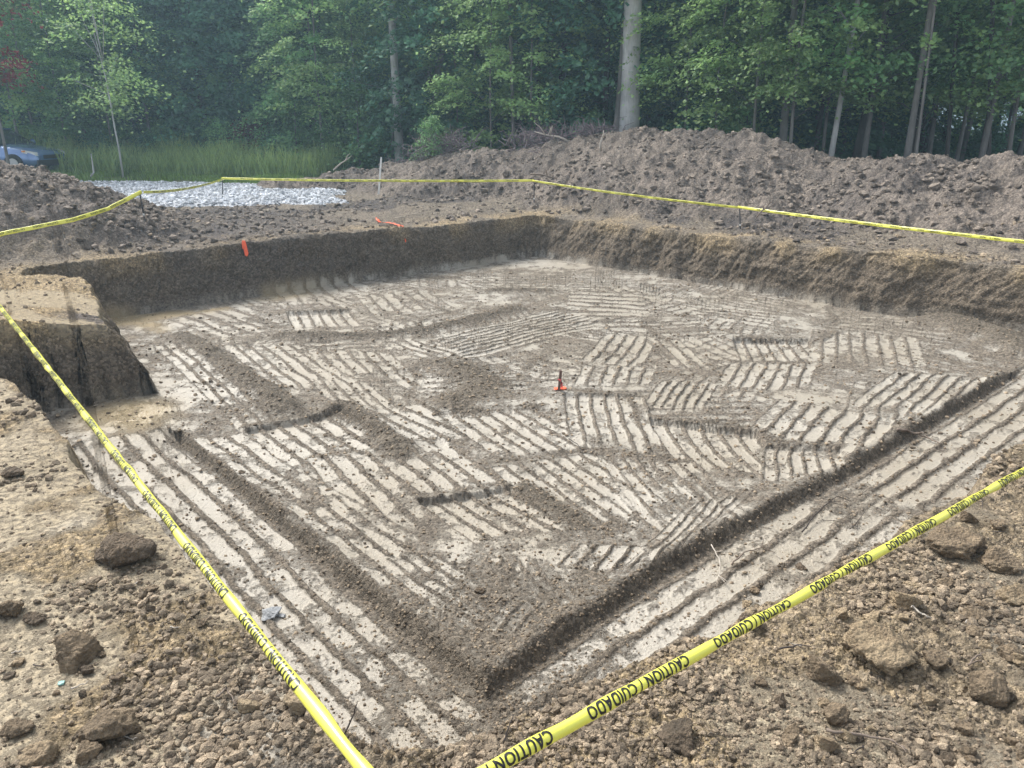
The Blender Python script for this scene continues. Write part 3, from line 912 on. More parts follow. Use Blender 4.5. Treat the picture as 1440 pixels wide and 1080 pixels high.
# right tape: depth grows 15.7 % per text repeat
d0 = 1.75
A1 = cam_pt(825, 997, d0); B1 = cam_pt(1003, 900, d0 * 1.157)
dv = B1 - A1; per1 = dv.length
sR = A1 - dv * 1.08; eR = A1 + dv * 8.0
LC = cam_pt(457, 1013, 1.70); LB = cam_pt(270, 784, 1.70 * 1.42)
dl = (LB - LC) / 2; perL = dl.length
corner = (sR + (LC - dl * .657)) / 2
sR = corner.copy(); sR.z = A1.z
right_end = sR + (A1 + dv * 6.0 - sR) * 1.45
tape('barrier_tape', [sR, right_end], .062, .0148, 'yellow caution tape across the right foreground, from bottom centre up to the right edge',
     phase=(A1 - sR).length, period=per1, phi0=-85, sag=.0)
LE = cam_pt(0, 432, (1.6 - .30) / (math.sin(PITCH) - math.cos(PITCH) * (540 - 432) / 1081))
lend = LE + (LE - LC) * .5
lphase = (LC - corner).length
# letters start at the far end of each repeat on this side, so run the path from far to near
Lt = (lend - corner).length
print('corner', sR, LC - dl * .657)
tape('barrier_tape', [lend, corner], .062, .0148, 'yellow caution tape down the left foreground, from the left edge to bottom centre',
     phase=(Lt - lphase) % perL, period=perL, phi0=-85, sag=.0)

def rod(name, base, top, r, label, band=True, mat=None, group='thin dark rods holding the far tape'):
    base = Vector(base); top = Vector(top)
    root = bpy.data.objects.new(name, None); sc.collection.objects.link(root); root.location = base
    tag(root, label, 'stake', group)
    mb = MB(); d = top - base
    mb.tube([-d.normalized() * .12, d * .5, d], [r, r, r], 8); mb.build('shaft', mat or M_ROD, root)
    if band:
        mb = MB(); mb.tube([d * .12, d * .19], [r * 1.35, r * 1.35], 8); mb.build('white_band', M_WHITE, root)
    return root
c0 = corner.copy(); c0.z = ground_z(corner.x, corner.y)
rod('corner_stake', c0, corner + Vector((0, 0, .06)), .008, 'dark rod below the picture where both near tapes meet', group='thin dark rods holding the near tape')
S = {}
for key, ub, vb, ut, vt, lb in [('a', 203, 308, 196, 268, 'leaning thin dark rod nearest the left spoil heap'), ('b', 313, 279, 313, 249, 'thin dark rod in front of the gravel'),
                                ('c', 751, 286, 751, 252, 'thin dark rod at the middle, beyond the far pit corner'), ('d', 1041, 322, 1040, 289, 'thin dark rod at the foot of the long spoil heap')]:
    p, t = hit(ub, vb)
    if key == 'b': p = Vector((PX(ub, vb, -.1)[0], PX(ub, vb, -.1)[1], -.1)); p.z = ground_z(p.x, p.y)
    q = PY(ut, vt, p.y + (.0 if key != 'a' else -.05))
    S[key] = q; rod('tape_stake', p, q, .011, lb)
    print('stake', key, p, q)
lz = Vector((0, 0, -.03))
def front(u, v, f=.965):
    p, t = hit(u, v); return Vector((0, 0, CAM_H)).lerp(p, f)
fl0 = front(2, 331); fl0b = fl0 + (fl0 - S['a']) * .4
mid = front(100, 312, .96)
tape('barrier_tape', [fl0b, fl0, mid, front(150, 297, .97), S['a'] + lz], .065, .05, 'yellow tape sagging along the left spoil heap to the leaning rod', phi0=-20, seg=.08, wob=.006)
tape('barrier_tape', [S['a'] + lz, S['b'] + lz], .045, .06, 'yellow tape rising over the pale gravel between two rods', phi0=-20, seg=.1, sag=.012, wob=.006)
tape('barrier_tape', [S['b'] + lz, S['c'] + lz], .052, .05, 'yellow tape stretched level beyond the far left wall', phi0=-25, seg=.1, sag=.004, wob=.006)
tape('barrier_tape', [S['c'] + lz, S['d'] + lz], .042, .06, 'yellow tape along the foot of the long heap, between the middle rod and the next', phi0=-20, seg=.1, sag=.006, wob=.006)
er = PY(1440, 336, 9.9); er2 = er + (er - S['d']) * .5
tape('barrier_tape', [S['d'] + lz, er2], .048, .05, 'yellow tape running down to the right edge along the long heap', phi0=-20, seg=.1, sag=.004, wob=.006)

# white leaning survey stake behind the level tape
mb = MB(); p = PY(531, 256, 20.5); q = PY(536, 223, 20.5); p.z = ground_z(p.x, p.y) - .05
mb.box((p + q) / 2, (.045, .02, (q - p).length), Matrix.Rotation((q.x - p.x) / (q - p).length, 3, 'Y'))
mb.box(q + Vector((0, 0, .01)), (.035, .018, .04), Matrix.Rotation(.08, 3, 'Y'))
tag(mb.build('survey_stake', M_WHITE), 'white wooden stake leaning behind the level tape', 'stake')

# marker in the middle of the floor
M_ORNG = plain('orange_paint', (.85, .13, .05), .6); M_PINK = plain('pink_ribbon', (.9, .16, .16), .45); M_WOOD = plain('stake_wood', (.16, .10, .08), .8, .5, .003)
p, t = hit(786, 549)
root = bpy.data.objects.new('marker_stake', None); sc.collection.objects.link(root); root.location = p
tag(root, 'short wooden stake with pink ribbon standing in the middle of the pit floor', 'stake')
mb = MB(); rm = Matrix.Rotation(R(4), 3, 'Y')
mb.box(rm @ Vector((0, 0, .08)), (.028, .024, .28), rm)
mb.add([rm @ Vector(c) for c in ((-.013, -.011, .22), (.013, -.011, .22), (.013, .011, .22), (-.013, .011, .22), (0, 0, .23))], [(0, 1, 4), (1, 2, 4), (2, 3, 4), (3, 0, 4)])
mb.build('post', M_WOOD, root)
mb = MB()
for k in range(3):
    pts = [(-.014 + .006 * k, -.016, .13), (.016, -.018, .125 - .01 * k), (.022 + .005 * k, -.018, .09), (.018 + .007 * k, -.018, .05 - .012 * k)]
    for a, b in zip(pts[:-1], pts[1:]):
        a = Vector(a); b = Vector(b); w = Vector((.005, 0, .004))
        mb.add([a - w, a + w, b + w, b - w, a - w + Vector((0, .002, 0)), a + w + Vector((0, .002, 0)), b + w + Vector((0, .002, 0)), b - w + Vector((0, .002, 0))], [(0, 1, 2, 3), (7, 6, 5, 4), (0, 4, 5, 1), (2, 6, 7, 3)])
mb.build('ribbon', M_PINK, root)

def draped(name, pts, width, mat, label, cat, ragged=.5, parent=None, n=40, lift=.012):
    """ragged strip laid on the ground along world points"""
    P = np.array([tuple(p)[:2] for p in pts]); acc = np.concatenate([[0], np.cumsum(np.hypot(*np.diff(P, axis=0).T))])
    s = np.linspace(0, acc[-1], n); X = np.interp(s, acc, P[:, 0]); Y = np.interp(s, acc, P[:, 1])
    dx = np.gradient(X); dy = np.gradient(Y); l = np.hypot(dx, dy); dx /= l; dy /= l
    vs = []
    for k, w in enumerate((-.5, -.17, .17, .5)):
        ww = w * width * (1 - ragged + 2 * ragged * vn(s * 30, s * 0 + k, 3 + k)) * np.minimum(1, np.minimum(np.arange(n), np.arange(n)[::-1]) / 4 + .2)
        x = X - dy * ww; y = Y + dx * ww
        z = land(x, y)[0] + lift
        vs.append(np.stack([x, y, z], -1))
    V = np.stack(vs, 1).reshape(-1, 3)
    I = np.arange(n - 1)[:, None] * 4; J = np.arange(3)[None, :]
    F = np.stack([I + J, I + 4 + J, I + 5 + J, I + J + 1], -1).reshape(-1, 4)
    o = link(name, mesh_np(name, V, F, mat, True), parent)
    md = o.modifiers.new('thick', 'SOLIDIFY'); md.thickness = .003
    if not parent: tag(o, label, cat, 'orange survey markers')
    return o
draped('paint_mark', [hit(779, 549)[0], hit(787, 548)[0], hit(796, 547)[0]], .07, M_ORNG, 'orange paint sprayed on the clay round the stake in the middle', 'paint mark', .6)
draped('marker_ribbon', [hit(529, 308)[0], hit(533, 314)[0], hit(548, 315)[0], hit(560, 318)[0], hit(567, 324)[0]], .055, M_ORNG, 'crumpled orange ribbon on the far left rim', 'ribbon', .5, lift=.03)
draped('marker_ribbon', [hit(569, 336)[0], hit(571, 341)[0]], .06, M_ORNG, 'small orange scrap on the wall below the crumpled ribbon', 'ribbon', .4, lift=.03)
draped('marker_ribbon', [hit(341, 346)[0], hit(345, 354)[0], hit(348, 364)[0]], .07, M_ORNG, 'short orange streak on the wall at the far left', 'ribbon', .4, lift=.04)

# ------------------------------------------------------------------ sticks and roots
M_TWIG = plain('dry_twig', (.20, .16, .13), .8, .3, .002); M_TWIGP = plain('bleached_root', (.42, .38, .33), .8, .3, .002); M_TWIGD = plain('dark_root', (.05, .04, .035), .8)
def stick(px, rad, mat, label, name='twig', lift=.02, forks=2, seed=0, cat='twig', group='sticks and roots lying about', heights=None):
    rg = random.Random(seed); pts = []
    for i, (u, v) in enumerate(px):
        p, t = hit(u, v)
        if pts and (p - pts[-1]).length > .8: p = PY(u, v, pts[-1].y)
        pts.append(p + Vector((0, 0, lift if heights is None else heights[i])))
    mb = MB(); n = len(pts)
    fine = []
    for a, b in zip(pts[:-1], pts[1:]):
        for k in range(4): fine.append(a.lerp(b, k / 4) + Vector((rg.uniform(-1, 1), rg.uniform(-1, 1), rg.uniform(-.5, .5))) * rad * .9)
    fine.append(pts[-1])
    m = len(fine)
    mb.tube(fine, [rad * (1 - .75 * i / m) for i in range(m)], 6)
    for k in range(forks):
        i = rg.randrange(1, m - 1); d = (fine[i + 1] - fine[i - 1]).normalized()
        L = (fine[-1] - fine[0]).length * rg.uniform(.15, .35)
        sidev = Vector((-d.y, d.x, rg.uniform(.1, .7))) * rg.choice((-1, 1)); sidev.z = abs(sidev.z)
        e = fine[i] + (d + sidev).normalized() * L
        mb.tube([fine[i], fine[i].lerp(e, .5) + Vector((0, 0, rad)), e], [rad * .6, rad * .45, rad * .2], 5)
    tag(mb.build(name, mat, None, True), label, cat, group)
stick([(1000, 778), (1010, 795), (1012, 812), (1006, 822)], .005, M_TWIGP, 'bleached forked root standing at the pit edge above the right tape', forks=3, seed=1, heights=[.06, .05, .03, 0])
stick([(1028, 798), (1045, 788), (1070, 780), (1090, 778)], .006, M_TWIG, 'thin dark twig arching right of the bleached root', seed=2, heights=[.02, .06, .05, .0])
stick([(1128, 752), (1150, 728), (1175, 712), (1195, 712)], .006, M_TWIGD, 'dark curved root rising from the pale bank near the brown cut', seed=3, heights=[.02, .05, .08, .04], forks=1)
stick([(1262, 607), (1285, 612), (1305, 622), (1322, 628)], .014, M_TWIG, 'brown stick lying across the step at the right side of the floor', seed=4, forks=1)
stick([(1278, 855), (1290, 868), (1308, 878)], .005, M_TWIGP, 'pale root trailing from the flat tan clod', seed=5)
stick([(1160, 1035), (1210, 1042), (1255, 1052), (1275, 1065)], .005, M_TWIG, 'pale forked twig on the lower right bank', seed=6)
stick([(1095, 920), (1120, 916), (1140, 917)], .004, M_TWIGD, 'short black twig right of the tape, left of the round clod', seed=7, forks=0)
stick([(305, 990), (320, 975), (335, 1000)], .004, M_TWIG, 'bent pale twig left of the left tape near the bottom', seed=8, forks=0)
stick([(480, 1040), (500, 1022), (505, 1018)], .003, M_TWIGD, 'fine twig over the rim beside the end of the left tape', seed=9, forks=0, heights=[.0, .05, .08])
stick([(708, 1050), (714, 1040), (722, 1030)], .003, M_TWIGD, 'fine twig poking up at the near corner of the pit', seed=10, forks=1, heights=[.0, .04, .06])
stick([(1360, 945), (1372, 930), (1385, 925)], .004, M_TWIG, 'short twig beside the tall clod', seed=12, forks=1)
stick([(800, 640 - 20), (812, 628), (820, 640)], .005, M_TWIGD, 'small dark twig on the pale strips right of the marker', seed=13, forks=0)
stick([(1195, 745), (1207, 740), (1215, 732)], .004, M_TWIGD, 'short dark root by the brown cut', seed=14, forks=1, heights=[0, .05, .09])
for i in range(26):
    u, v = (rc.uniform(10, 300), rc.uniform(760, 1060)) if i < 10 else (rc.uniform(1040, 1430), rc.uniform(690, 1060))
    L = rc.uniform(12, 32); a = rc.uniform(0, 6.28)
    stick([(u, v), (u + L * math.cos(a) * .5, v + L * math.sin(a) * .3), (u + L * math.cos(a), v + L * .6 * math.sin(a))], .0028, rc.choice([M_TWIG, M_TWIGD, M_TWIGP]),
          'hair-thin root lying in the crumbs of the left bank' if i < 10 else 'hair-thin root lying in the crumbs of the right bank', seed=40 + i, forks=rc.choice([0, 1]), group='fine roots on the left bank' if i < 10 else 'fine roots on the right bank', lift=.008)
# branches thrown on the heap
def branch_at(u, v, y, vec, rad, mat, label, forks=2, seed=0):
    rg = random.Random(seed); p = PY(u, v, y); p.z = max(p.z, ground_z(p.x, y))
    mb = MB(); d = Vector(vec); pts = [p - d * .05, p + d * .35 + Vector((rg.uniform(-.05, .05), 0, .03)), p + d * .7, p + d]
    mb.tube(pts, [rad, rad * .85, rad * .6, rad * .3], 7)
    for k in range(forks):
        b = pts[1].lerp(pts[2], rg.random()); e = b + Vector((rg.uniform(-.6, .6), rg.uniform(-.3, .3), rg.uniform(.2, .6))) * d.length * .6
        mb.tube([b, b.lerp(e, .5) + Vector((0, 0, .04)), e], [rad * .6, rad * .45, rad * .2], 6)
    tag(mb.build('dead_branch', mat, None, True), label, 'branch', 'dead branches on the heap')
branch_at(845, 214, 19.6, (.05, 0, .5), .035, M_TWIGP, 'bleached forked branch sticking up from the crest left of the big trunk', 2, 1)
branch_at(800, 205, 21, (-.9, .1, .25), .03, M_TWIGP, 'long pale branch lying on the crest behind the middle of the heap', 3, 2)
branch_at(748, 245, 19, (.7, -.1, -.1), .025, M_TWIG, 'grey branch lying on the heap above the middle rod', 1, 3)
branch_at(1065, 305, 13.6, (.3, 0, .25), .015, M_TWIG, 'thin branch poking out at the foot of the heap right of the rod', 2, 4)
branch_at(470, 238, 21.5, (.5, 0, .35), .02, M_TWIGP, 'thin pale branch at the edge of the grass, left of the white stake', 1, 5)


# ------------------------------------------------------------------ leaves, trunks
def leafmat(name, col, trans=.35):
    m = bpy.data.materials.new(name); m.use_nodes = True; nt = m.node_tree
    nt.nodes.remove(nt.nodes['Principled BSDF']); out = nt.nodes['Material Output']
    a = node(nt, 'ShaderNodeAttribute', attribute_name='tint'); oi = node(nt, 'ShaderNodeObjectInfo')
    geo = node(nt, 'ShaderNodeNewGeometry').outputs['Position']
    v = mth(nt, 'MULTIPLY', a.outputs['Fac'], mth(nt, 'ADD', .8, mth(nt, 'MULTIPLY', oi.outputs['Random'], .4)))
    n_ = noise(nt, geo, 9, 3)
    c = mixc(nt, ramp(nt, n_, [(.35, 0), (.65, 1)]), col, (col[0] * 1.35, col[1] * 1.15, col[2] * .8))
    cv = node(nt, 'ShaderNodeVectorMath', operation='SCALE'); nt.links.new(c, cv.inputs[0]); nt.links.new(v, cv.inputs['Scale'])
    d = node(nt, 'ShaderNodeBsdfDiffuse'); t = node(nt, 'ShaderNodeBsdfTranslucent'); g = node(nt, 'ShaderNodeBsdfGlossy'); setin(g, Roughness=.45); g.inputs[0].default_value = (.6, .6, .6, 1)
    nt.links.new(cv.outputs[0], d.inputs[0]); nt.links.new(cv.outputs[0], t.inputs[0])
    m1 = node(nt, 'ShaderNodeMixShader'); m1.inputs[0].default_value = trans; nt.links.new(d.outputs[0], m1.inputs[1]); nt.links.new(t.outputs[0], m1.inputs[2])
    m2 = node(nt, 'ShaderNodeMixShader'); m2.inputs[0].default_value = .05; nt.links.new(m1.outputs[0], m2.inputs[1]); nt.links.new(g.outputs[0], m2.inputs[2])
    nt.links.new(m2.outputs[0], out.inputs[0])
    return m
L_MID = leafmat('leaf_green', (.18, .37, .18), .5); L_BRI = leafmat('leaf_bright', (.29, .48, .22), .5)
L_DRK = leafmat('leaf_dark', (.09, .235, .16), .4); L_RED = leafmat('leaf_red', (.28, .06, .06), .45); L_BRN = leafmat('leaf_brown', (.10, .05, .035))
L_GRS = leafmat('grass_blade', (.22, .33, .15), .4); L_GRS2 = leafmat('short_grass_blade', (.14, .24, .07))
def barkmat(name, c1, c2):
    m, nt, bs = newmat(name); tc = node(nt, 'ShaderNodeTexCoord').outputs['Object']
    mp = node(nt, 'ShaderNodeMapping'); mp.inputs['Scale'].default_value = (9, 9, 1.6); nt.links.new(tc, mp.inputs[0])
    a = noise(nt, mp.outputs[0], 3, 8, .7); b = noise(nt, tc, 1.4, 4)
    c = mixc(nt, ramp(nt, a, [(.35, 0), (.65, 1)]), c1, c2); c = mixc(nt, ramp(nt, b, [(.4, 0), (.62, .5)]), c, tuple(v * 1.5 for v in c2))
    nt.links.new(c, bs.inputs['Base Color']); setin(bs, Roughness=.9)
    bp = node(nt, 'ShaderNodeBump'); setin(bp, Strength=.8, Distance=.02); nt.links.new(a, bp.inputs['Height']); nt.links.new(bp.outputs[0], bs.inputs['Normal'])
    return m
B_PALE = barkmat('pale_bark', (.28, .28, .28), (.46, .46, .46)); B_GREY = barkmat('grey_bark', (.11, .105, .10), (.20, .19, .18)); B_DARK = barkmat('dark_bark', (.03, .028, .025), (.07, .062, .055))

def leaves(P, N, size, rg):
    """kite-shaped leaves at P with normals N"""
    n = len(P); N = N / np.linalg.norm(N, axis=1)[:, None]
    a = rg.normal(size=(n, 3)); a -= N * np.sum(a * N, axis=1)[:, None]; a /= np.linalg.norm(a, axis=1)[:, None]
    b = np.cross(N, a); s = (size * rg.uniform(.65, 1.3, n))[:, None]
    V = np.stack([P - a * s * .5, P + b * s * .42 - a * s * .05 - N * s * .08, P + a * s * .55, P - b * s * .42 - a * s * .05 - N * s * .08], 1).reshape(-1, 3)
    return V, np.arange(4 * n).reshape(n, 4)

def crown_mesh(name, seed, z0, z1, rad, nspray, per, leaf, mat, spray=.55, shape=1.0, hollow=.35, flat=.10, lean=(0, 0)):
    rg = np.random.default_rng(seed); Ps = []; Ns = []; T = []; cent = []
    for i in range(nspray):
        h = rg.uniform(0, 1); z = z0 + (z1 - z0) * h
        env = rad * (math.sin(math.pi * min(1, (.12 + h * .88) ** shape)) * .75 + .3) * (1 - .3 * h)
        rr_ = env * rg.uniform(hollow, 1) ** .6 * rg.uniform(.75, 1.12); an = rg.uniform(0, 2 * math.pi)
        o = np.array([math.cos(an), math.sin(an), 0]); tg = np.array([-o[1], o[0], 0])
        c = o * rr_ + np.array([lean[0] * z, lean[1] * z, z]); cent.append(c)
        R_ = spray * rg.uniform(.6, 1.35); m = int(per * rg.uniform(.6, 1.4))
        q = rg.normal(size=(m, 2)) * .5; u = q[:, 0] * R_ * 1.25; v = q[:, 1] * R_ * .8
        w = rg.normal(size=m) * flat * R_ * 1.8 - .28 * (u / R_) ** 2 * R_ - .25 * u - .12 * (v / R_) ** 2 * R_
        Ps.append(c + u[:, None] * o + v[:, None] * tg + np.stack([w * 0, w * 0, w], -1))
        nn = np.array([0, 0, 1.]) + o * .45 + rg.normal(size=(m, 3)) * .45
        Ns.append(nn); T.append(np.full(m, rg.uniform(.6, 1.35)) * rg.uniform(.85, 1.15, m))
    P = np.concatenate(Ps); N = np.concatenate(Ns); t = np.repeat(np.concatenate(T), 4)
    V, F = leaves(P, N, leaf, rg)
    return mesh_np(name, V, F, mat, False, dict(tint=np.stack([t, t, t, t * 0 + 1], -1))), cent

def trunk_mesh(name, seed, h, r, mat, cent=(), lean=(0, 0), limbs=14, bend=.12, r_top=.35):
    rg = random.Random(seed); mb = MB(); n = 9; pts = []
    bx, by = rg.uniform(-bend, bend), rg.uniform(-bend, bend)
    for i in range(n + 1):
        t = i / n; z = -.3 + (h + .3) * t
        pts.append(Vector((lean[0] * z + bx * math.sin(t * 3.1), lean[1] * z + by * math.sin(t * 4), z)))
    mb.tube(pts, [r * (1.35 if i == 0 else 1.08 if i == 1 else 1 - (1 - r_top) * i / n) for i in range(n + 1)], 10)
    c = list(cent); rg.shuffle(c)
    for e in c[:limbs]:
        e = Vector(e); zt = max(.3, min(h * .97, e.z - rg.uniform(.2, .9))); t = (zt + .3) / (h + .3); i = min(n - 1, int(t * n)); s = pts[i].lerp(pts[i + 1], t * n - i)
        m_ = s.lerp(e, .5) + Vector((0, 0, .12)); rl = r * .28 * (1 - .5 * t)
        mb.tube([s, m_, e], [rl, rl * .65, rl * .25], 5)
    return mb.mesh(name, mat, True)

KIND = {}
def make_kind(key, h, r, z0, z1, rad, nspray, per, leaf, lm, bm, n=3, **kw):
    tk = {k: kw.pop(k) for k in ('limbs', 'bend', 'r_top') if k in kw}
    KIND[key] = []
    for i in range(n):
        cm, cent = crown_mesh('crown', hash_seed(key) + i, z0, z1, rad, nspray, per, leaf, lm, **kw)
        KIND[key].append((cm, trunk_mesh('trunk', hash_seed(key) + i + 50, h, r, bm, cent, **tk)))
def hash_seed(k): return sum(ord(c) * (i + 3) for i, c in enumerate(k))
make_kind('maple', 7.5, .06, 1.0, 8.2, 2.3, 130, 72, .118, L_MID, B_GREY)
make_kind('bright', 6.0, .04, .9, 6.8, 1.9, 85, 70, .105, L_BRI, B_GREY, flat=.07)
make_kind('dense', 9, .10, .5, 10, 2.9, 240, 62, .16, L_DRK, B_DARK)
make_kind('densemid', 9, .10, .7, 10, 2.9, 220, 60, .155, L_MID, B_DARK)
make_kind('hibright', 8.5, .05, 2.3, 9, 2.3, 130, 75, .105, L_BRI, B_GREY, flat=.07)
make_kind('himaple', 9.5, .07, 2.6, 10, 2.6, 160, 75, .115, L_MID, B_GREY)
make_kind('bush', 2.6, .03, .15, 3.0, 1.3, 60, 50, .11, L_MID, B_GREY)
make_kind('dbush', 2.0, .03, .1, 2.4, 1.3, 60, 50, .11, L_DRK, B_DARK)
make_kind('tall', 14, .15, 6.5, 14.5, 3.3, 60, 50, .18, L_MID, B_DARK, limbs=20, bend=.25)
make_kind('slim', 13, .075, 5.5, 13, 2.2, 36, 45, .16, L_MID, B_GREY, limbs=12, bend=.3)
make_kind('bare', 12, .07, 8, 12.5, 1.8, 30, 40, .2, L_DRK, B_DARK, limbs=8, bend=.3)
make_kind('red', 7, .05, 3.0, 7.5, 1.6, 60, 50, .12, L_RED, B_GREY, n=1)
make_kind('redbush', 1.6, .03, .2, 1.9, .9, 40, 45, .10, L_BRN, B_GREY, n=1)

TREE_N = [0]
def tree(kind, x, y, label, s=1.0, group=None, name='tree', cat='tree', sz=None, z=None, rot=None, lean=None):
    cm, tm = KIND[kind][TREE_N[0] % len(KIND[kind])]; TREE_N[0] += 1
    root = bpy.data.objects.new(name, None); sc.collection.objects.link(root)
    root.location = (x, y, ground_z(x, y) - .05 if z is None else z)
    root.rotation_euler = (0, 0, rr.uniform(0, 6.28) if rot is None else rot)
    if lean: root.rotation_euler = (lean[1], lean[0], 0)
    root.scale = (s, s, s * (sz or 1))
    tag(root, label, cat, group)
    link('trunk', tm, root); link('crown', cm, root)
    return root

def at_u(u, y):     # ground position under a photo column at the distance y (near the horizon)
    return ((u - 720) / 1081 / 1.045 * y, y)

# named trunks along the edge of the wood ----
def own_tree(u, v, y, utop, wpx, bm, label, h=13, crown=None, r_top=.6, name='tree', bend=.08):
    """trunk whose foot and crossing of the picture's upper edge are known"""
    p = PY(u, v, y); q = PY(utop, 0, y); dz = q.z - p.z
    gz = ground_z(p.x, p.y)
    lean = ((q.x - p.x) / dz, 0)
    r_ = wpx / 1081 * y * 1.04 / 2
    root = bpy.data.objects.new(name, None); sc.collection.objects.link(root); root.location = (p.x + lean[0] * (gz - p.z), p.y, gz - .05)
    tag(root, label, 'tree', 'trees along the edge of the wood')
    c = crown or (8, 13.5, 2.2, 34, 45, .17, L_MID)
    cm, cent = crown_mesh('crown', int(u), c[0], c[1], c[2], c[3], c[4], c[5], c[6], lean=lean)
    link('trunk', trunk_mesh('trunk', int(u), h, r_, bm, cent, lean=lean, r_top=r_top, bend=bend), root); link('crown', cm, root)
own_tree(885, 190, 23.3, 891, 24, B_PALE, 'thick pale grey trunk standing right behind the spoil heap, biggest in the wood', r_top=.75, bend=.03)
own_tree(868, 190, 23.9, 883, 11, B_GREY, 'slimmer grey trunk leaning against the thick pale trunk, on its left', bend=.03)
own_tree(563, 238, 28, 549, 11, B_PALE, 'slim pale trunk right of the tall grass, behind the white stake', crown=(5.2, 13, 2.0, 60, 45, .17, L_BRI))
own_tree(553, 236, 28.6, 549, 4, B_GREY, 'very thin stem just left of the slim pale trunk', crown=(5, 10, 1.2, 30, 40, .15, L_MID), h=10)
own_tree(723, 220, 25.5, 716, 5, B_GREY, 'thin straight stem right of the bright leafy sapling', crown=(5.5, 10, 1.5, 40, 40, .15, L_MID), h=10)
own_tree(757, 205, 26.5, 758, 7, B_DARK, 'dark brown trunk between the bright sapling and the thick pale trunk')
own_tree(598, 200, 29.5, 630, 9, B_GREY, 'grey trunk leaning right in the shade behind the dead brush')
own_tree(1101, 205, 21.5, 1120, 10, B_GREY, 'grey trunk behind the highest part of the spoil heap, first right of the big one', bend=.05)
own_tree(1168, 222, 20.5, 1206, 7, B_PALE, 'pale thin trunk with bright sprigs, leaning right', crown=(3.8, 12, 1.2, 30, 40, .13, L_BRI), bend=.05)
own_tree(1204, 228, 21.5, 1252, 12, B_DARK, 'dark leaning trunk right of the pale thin trunk', bend=.04)
own_tree(1275, 224, 19.5, 1311, 8, B_GREY, 'grey trunk rising behind the bump of the heap, with a dark one beside it', bend=.04)
own_tree(1282, 220, 21, 1318, 6, B_DARK, 'dark trunk immediately right of the grey trunk behind the bump', bend=.05)
own_tree(1289, 215, 18.8, 1316, 3.5, B_GREY, 'pole-thin pale stem leaning right beside the bump of the heap', crown=(5, 10, 1.2, 30, 40, .14, L_MID), h=10)
own_tree(1332, 232, 20, 1352, 5, B_DARK, 'thin dark stem in the gloom left of the bright gap')
own_tree(1390, 230, 19.5, 1398, 6, B_DARK, 'dark stem standing against the bright gap at the right')
own_tree(1145, 225, 23, 1180, 6, B_DARK, 'crooked dark stem low behind the heap, left of the pale thin trunk')

# sapling in the meadow, bent, with drooping sprays
p, t = hit(172, 243); p = Vector((PY(172, 240, 26).x, 26, 0)); p.z = ground_z(p.x, 26)
root = bpy.data.objects.new('sapling', None); sc.collection.objects.link(root); root.location = p
tag(root, 'tall thin sapling with drooping leafy sprays at the near edge of the tall grass', 'tree', 'young trees at the meadow')
mb = MB(); e = PY(150, 115, 26) - p
pts = [Vector((0, 0, -.1)), e * .3 + Vector((.02, 0, 0)), e * .6 + Vector((.0, 0, 0)), e, e + Vector((-.15, 0, 1.4))]
mb.tube(pts, [.035, .03, .025, .02, .008], 8)
cm, cent = crown_mesh('crown', 77, 2.0, 6.5, 1.8, 42, 60, .105, L_BRI, lean=(e.x / e.z, 0), hollow=.1, spray=.7)
for c in cent[:12]: mb.tube([e * min(1.2, max(.6, (c[2] - .5) / e.z)), Vector(c)], [.012, .004], 5)
mb.build('trunk', B_PALE, root, True); link('crown', cm, root)
p = PY(133, 248, 25); q = PY(128, 216, 25)
mb = MB(); mb.tube([Vector((p.x - .12, 25, p.z)), Vector((p.x, 25, p.z + .12)), p.lerp(q, .6), q], [.03, .03, .022, .012], 7)
tag(mb.build('bare_stem', B_PALE, None, True), 'short bare pale stem with a hooked foot left of the thin sapling', 'stem')

tree('bright', *at_u(694, 25.2), 'bright leafy sapling in the middle with layered yellow green sprays', 1.0, 'young trees along the wood', name='sapling')
tree('bright', *at_u(640, 27.0), 'bright sapling left of the one with layered sprays', .9, 'young trees along the wood', name='sapling')
tree('maple', *at_u(445, 31.0), 'full green maple hanging down to the meadow left of the slim pale trunk', 1.05, 'leafy trees at the meadow')
tree('bright', *at_u(505, 29.5), 'light green young tree just left of the slim pale trunk', .95, 'leafy trees at the meadow')
tree('bush', *at_u(420, 30.0), 'light green bush at the right end of the tall grass', 1.1, 'bushes at the meadow', name='bush', cat='bush')
tree('bush', *at_u(505, 28.6), 'leafy shrub of upright stems between the grass and the slim pale trunk', 1.0, 'bushes at the meadow', name='bush', cat='bush')
tree('redbush', *at_u(357, 30.5), 'reddish brown bush at the right end of the tall grass', 1.0, 'bushes at the meadow', name='bush', cat='bush')
tree('red', *at_u(8, 26.0), 'red-leaved tree at the upper left edge', 1.0, 'leafy trees at the meadow')
tree('maple', *at_u(55, 30), 'green maple at the left edge above the car', .95, 'leafy trees at the meadow', sz=1.05)
tree('bright', *at_u(0, 31.5), 'light green tree at the left edge behind the car', 1.15, 'leafy trees at the meadow')
tree('maple', *at_u(120, 33), 'green maple behind the bent sapling', 1.1, 'leafy trees at the meadow')
tree('maple', *at_u(195, 34), 'green maple right of the bent sapling', 1.0, 'leafy trees at the meadow')
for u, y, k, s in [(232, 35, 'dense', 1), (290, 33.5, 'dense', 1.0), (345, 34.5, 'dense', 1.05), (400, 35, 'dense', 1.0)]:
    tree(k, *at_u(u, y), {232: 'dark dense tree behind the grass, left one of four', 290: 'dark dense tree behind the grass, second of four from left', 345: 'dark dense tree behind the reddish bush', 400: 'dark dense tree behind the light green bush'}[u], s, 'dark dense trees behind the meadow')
tree('bright', *at_u(975, 24.5), 'bright layered tree just right of the thick pale trunk', 1.0, 'young trees along the wood')
tree('bright', *at_u(1010, 22), 'bright layered young tree behind the crest of the heap', 1.05, 'young trees along the wood')
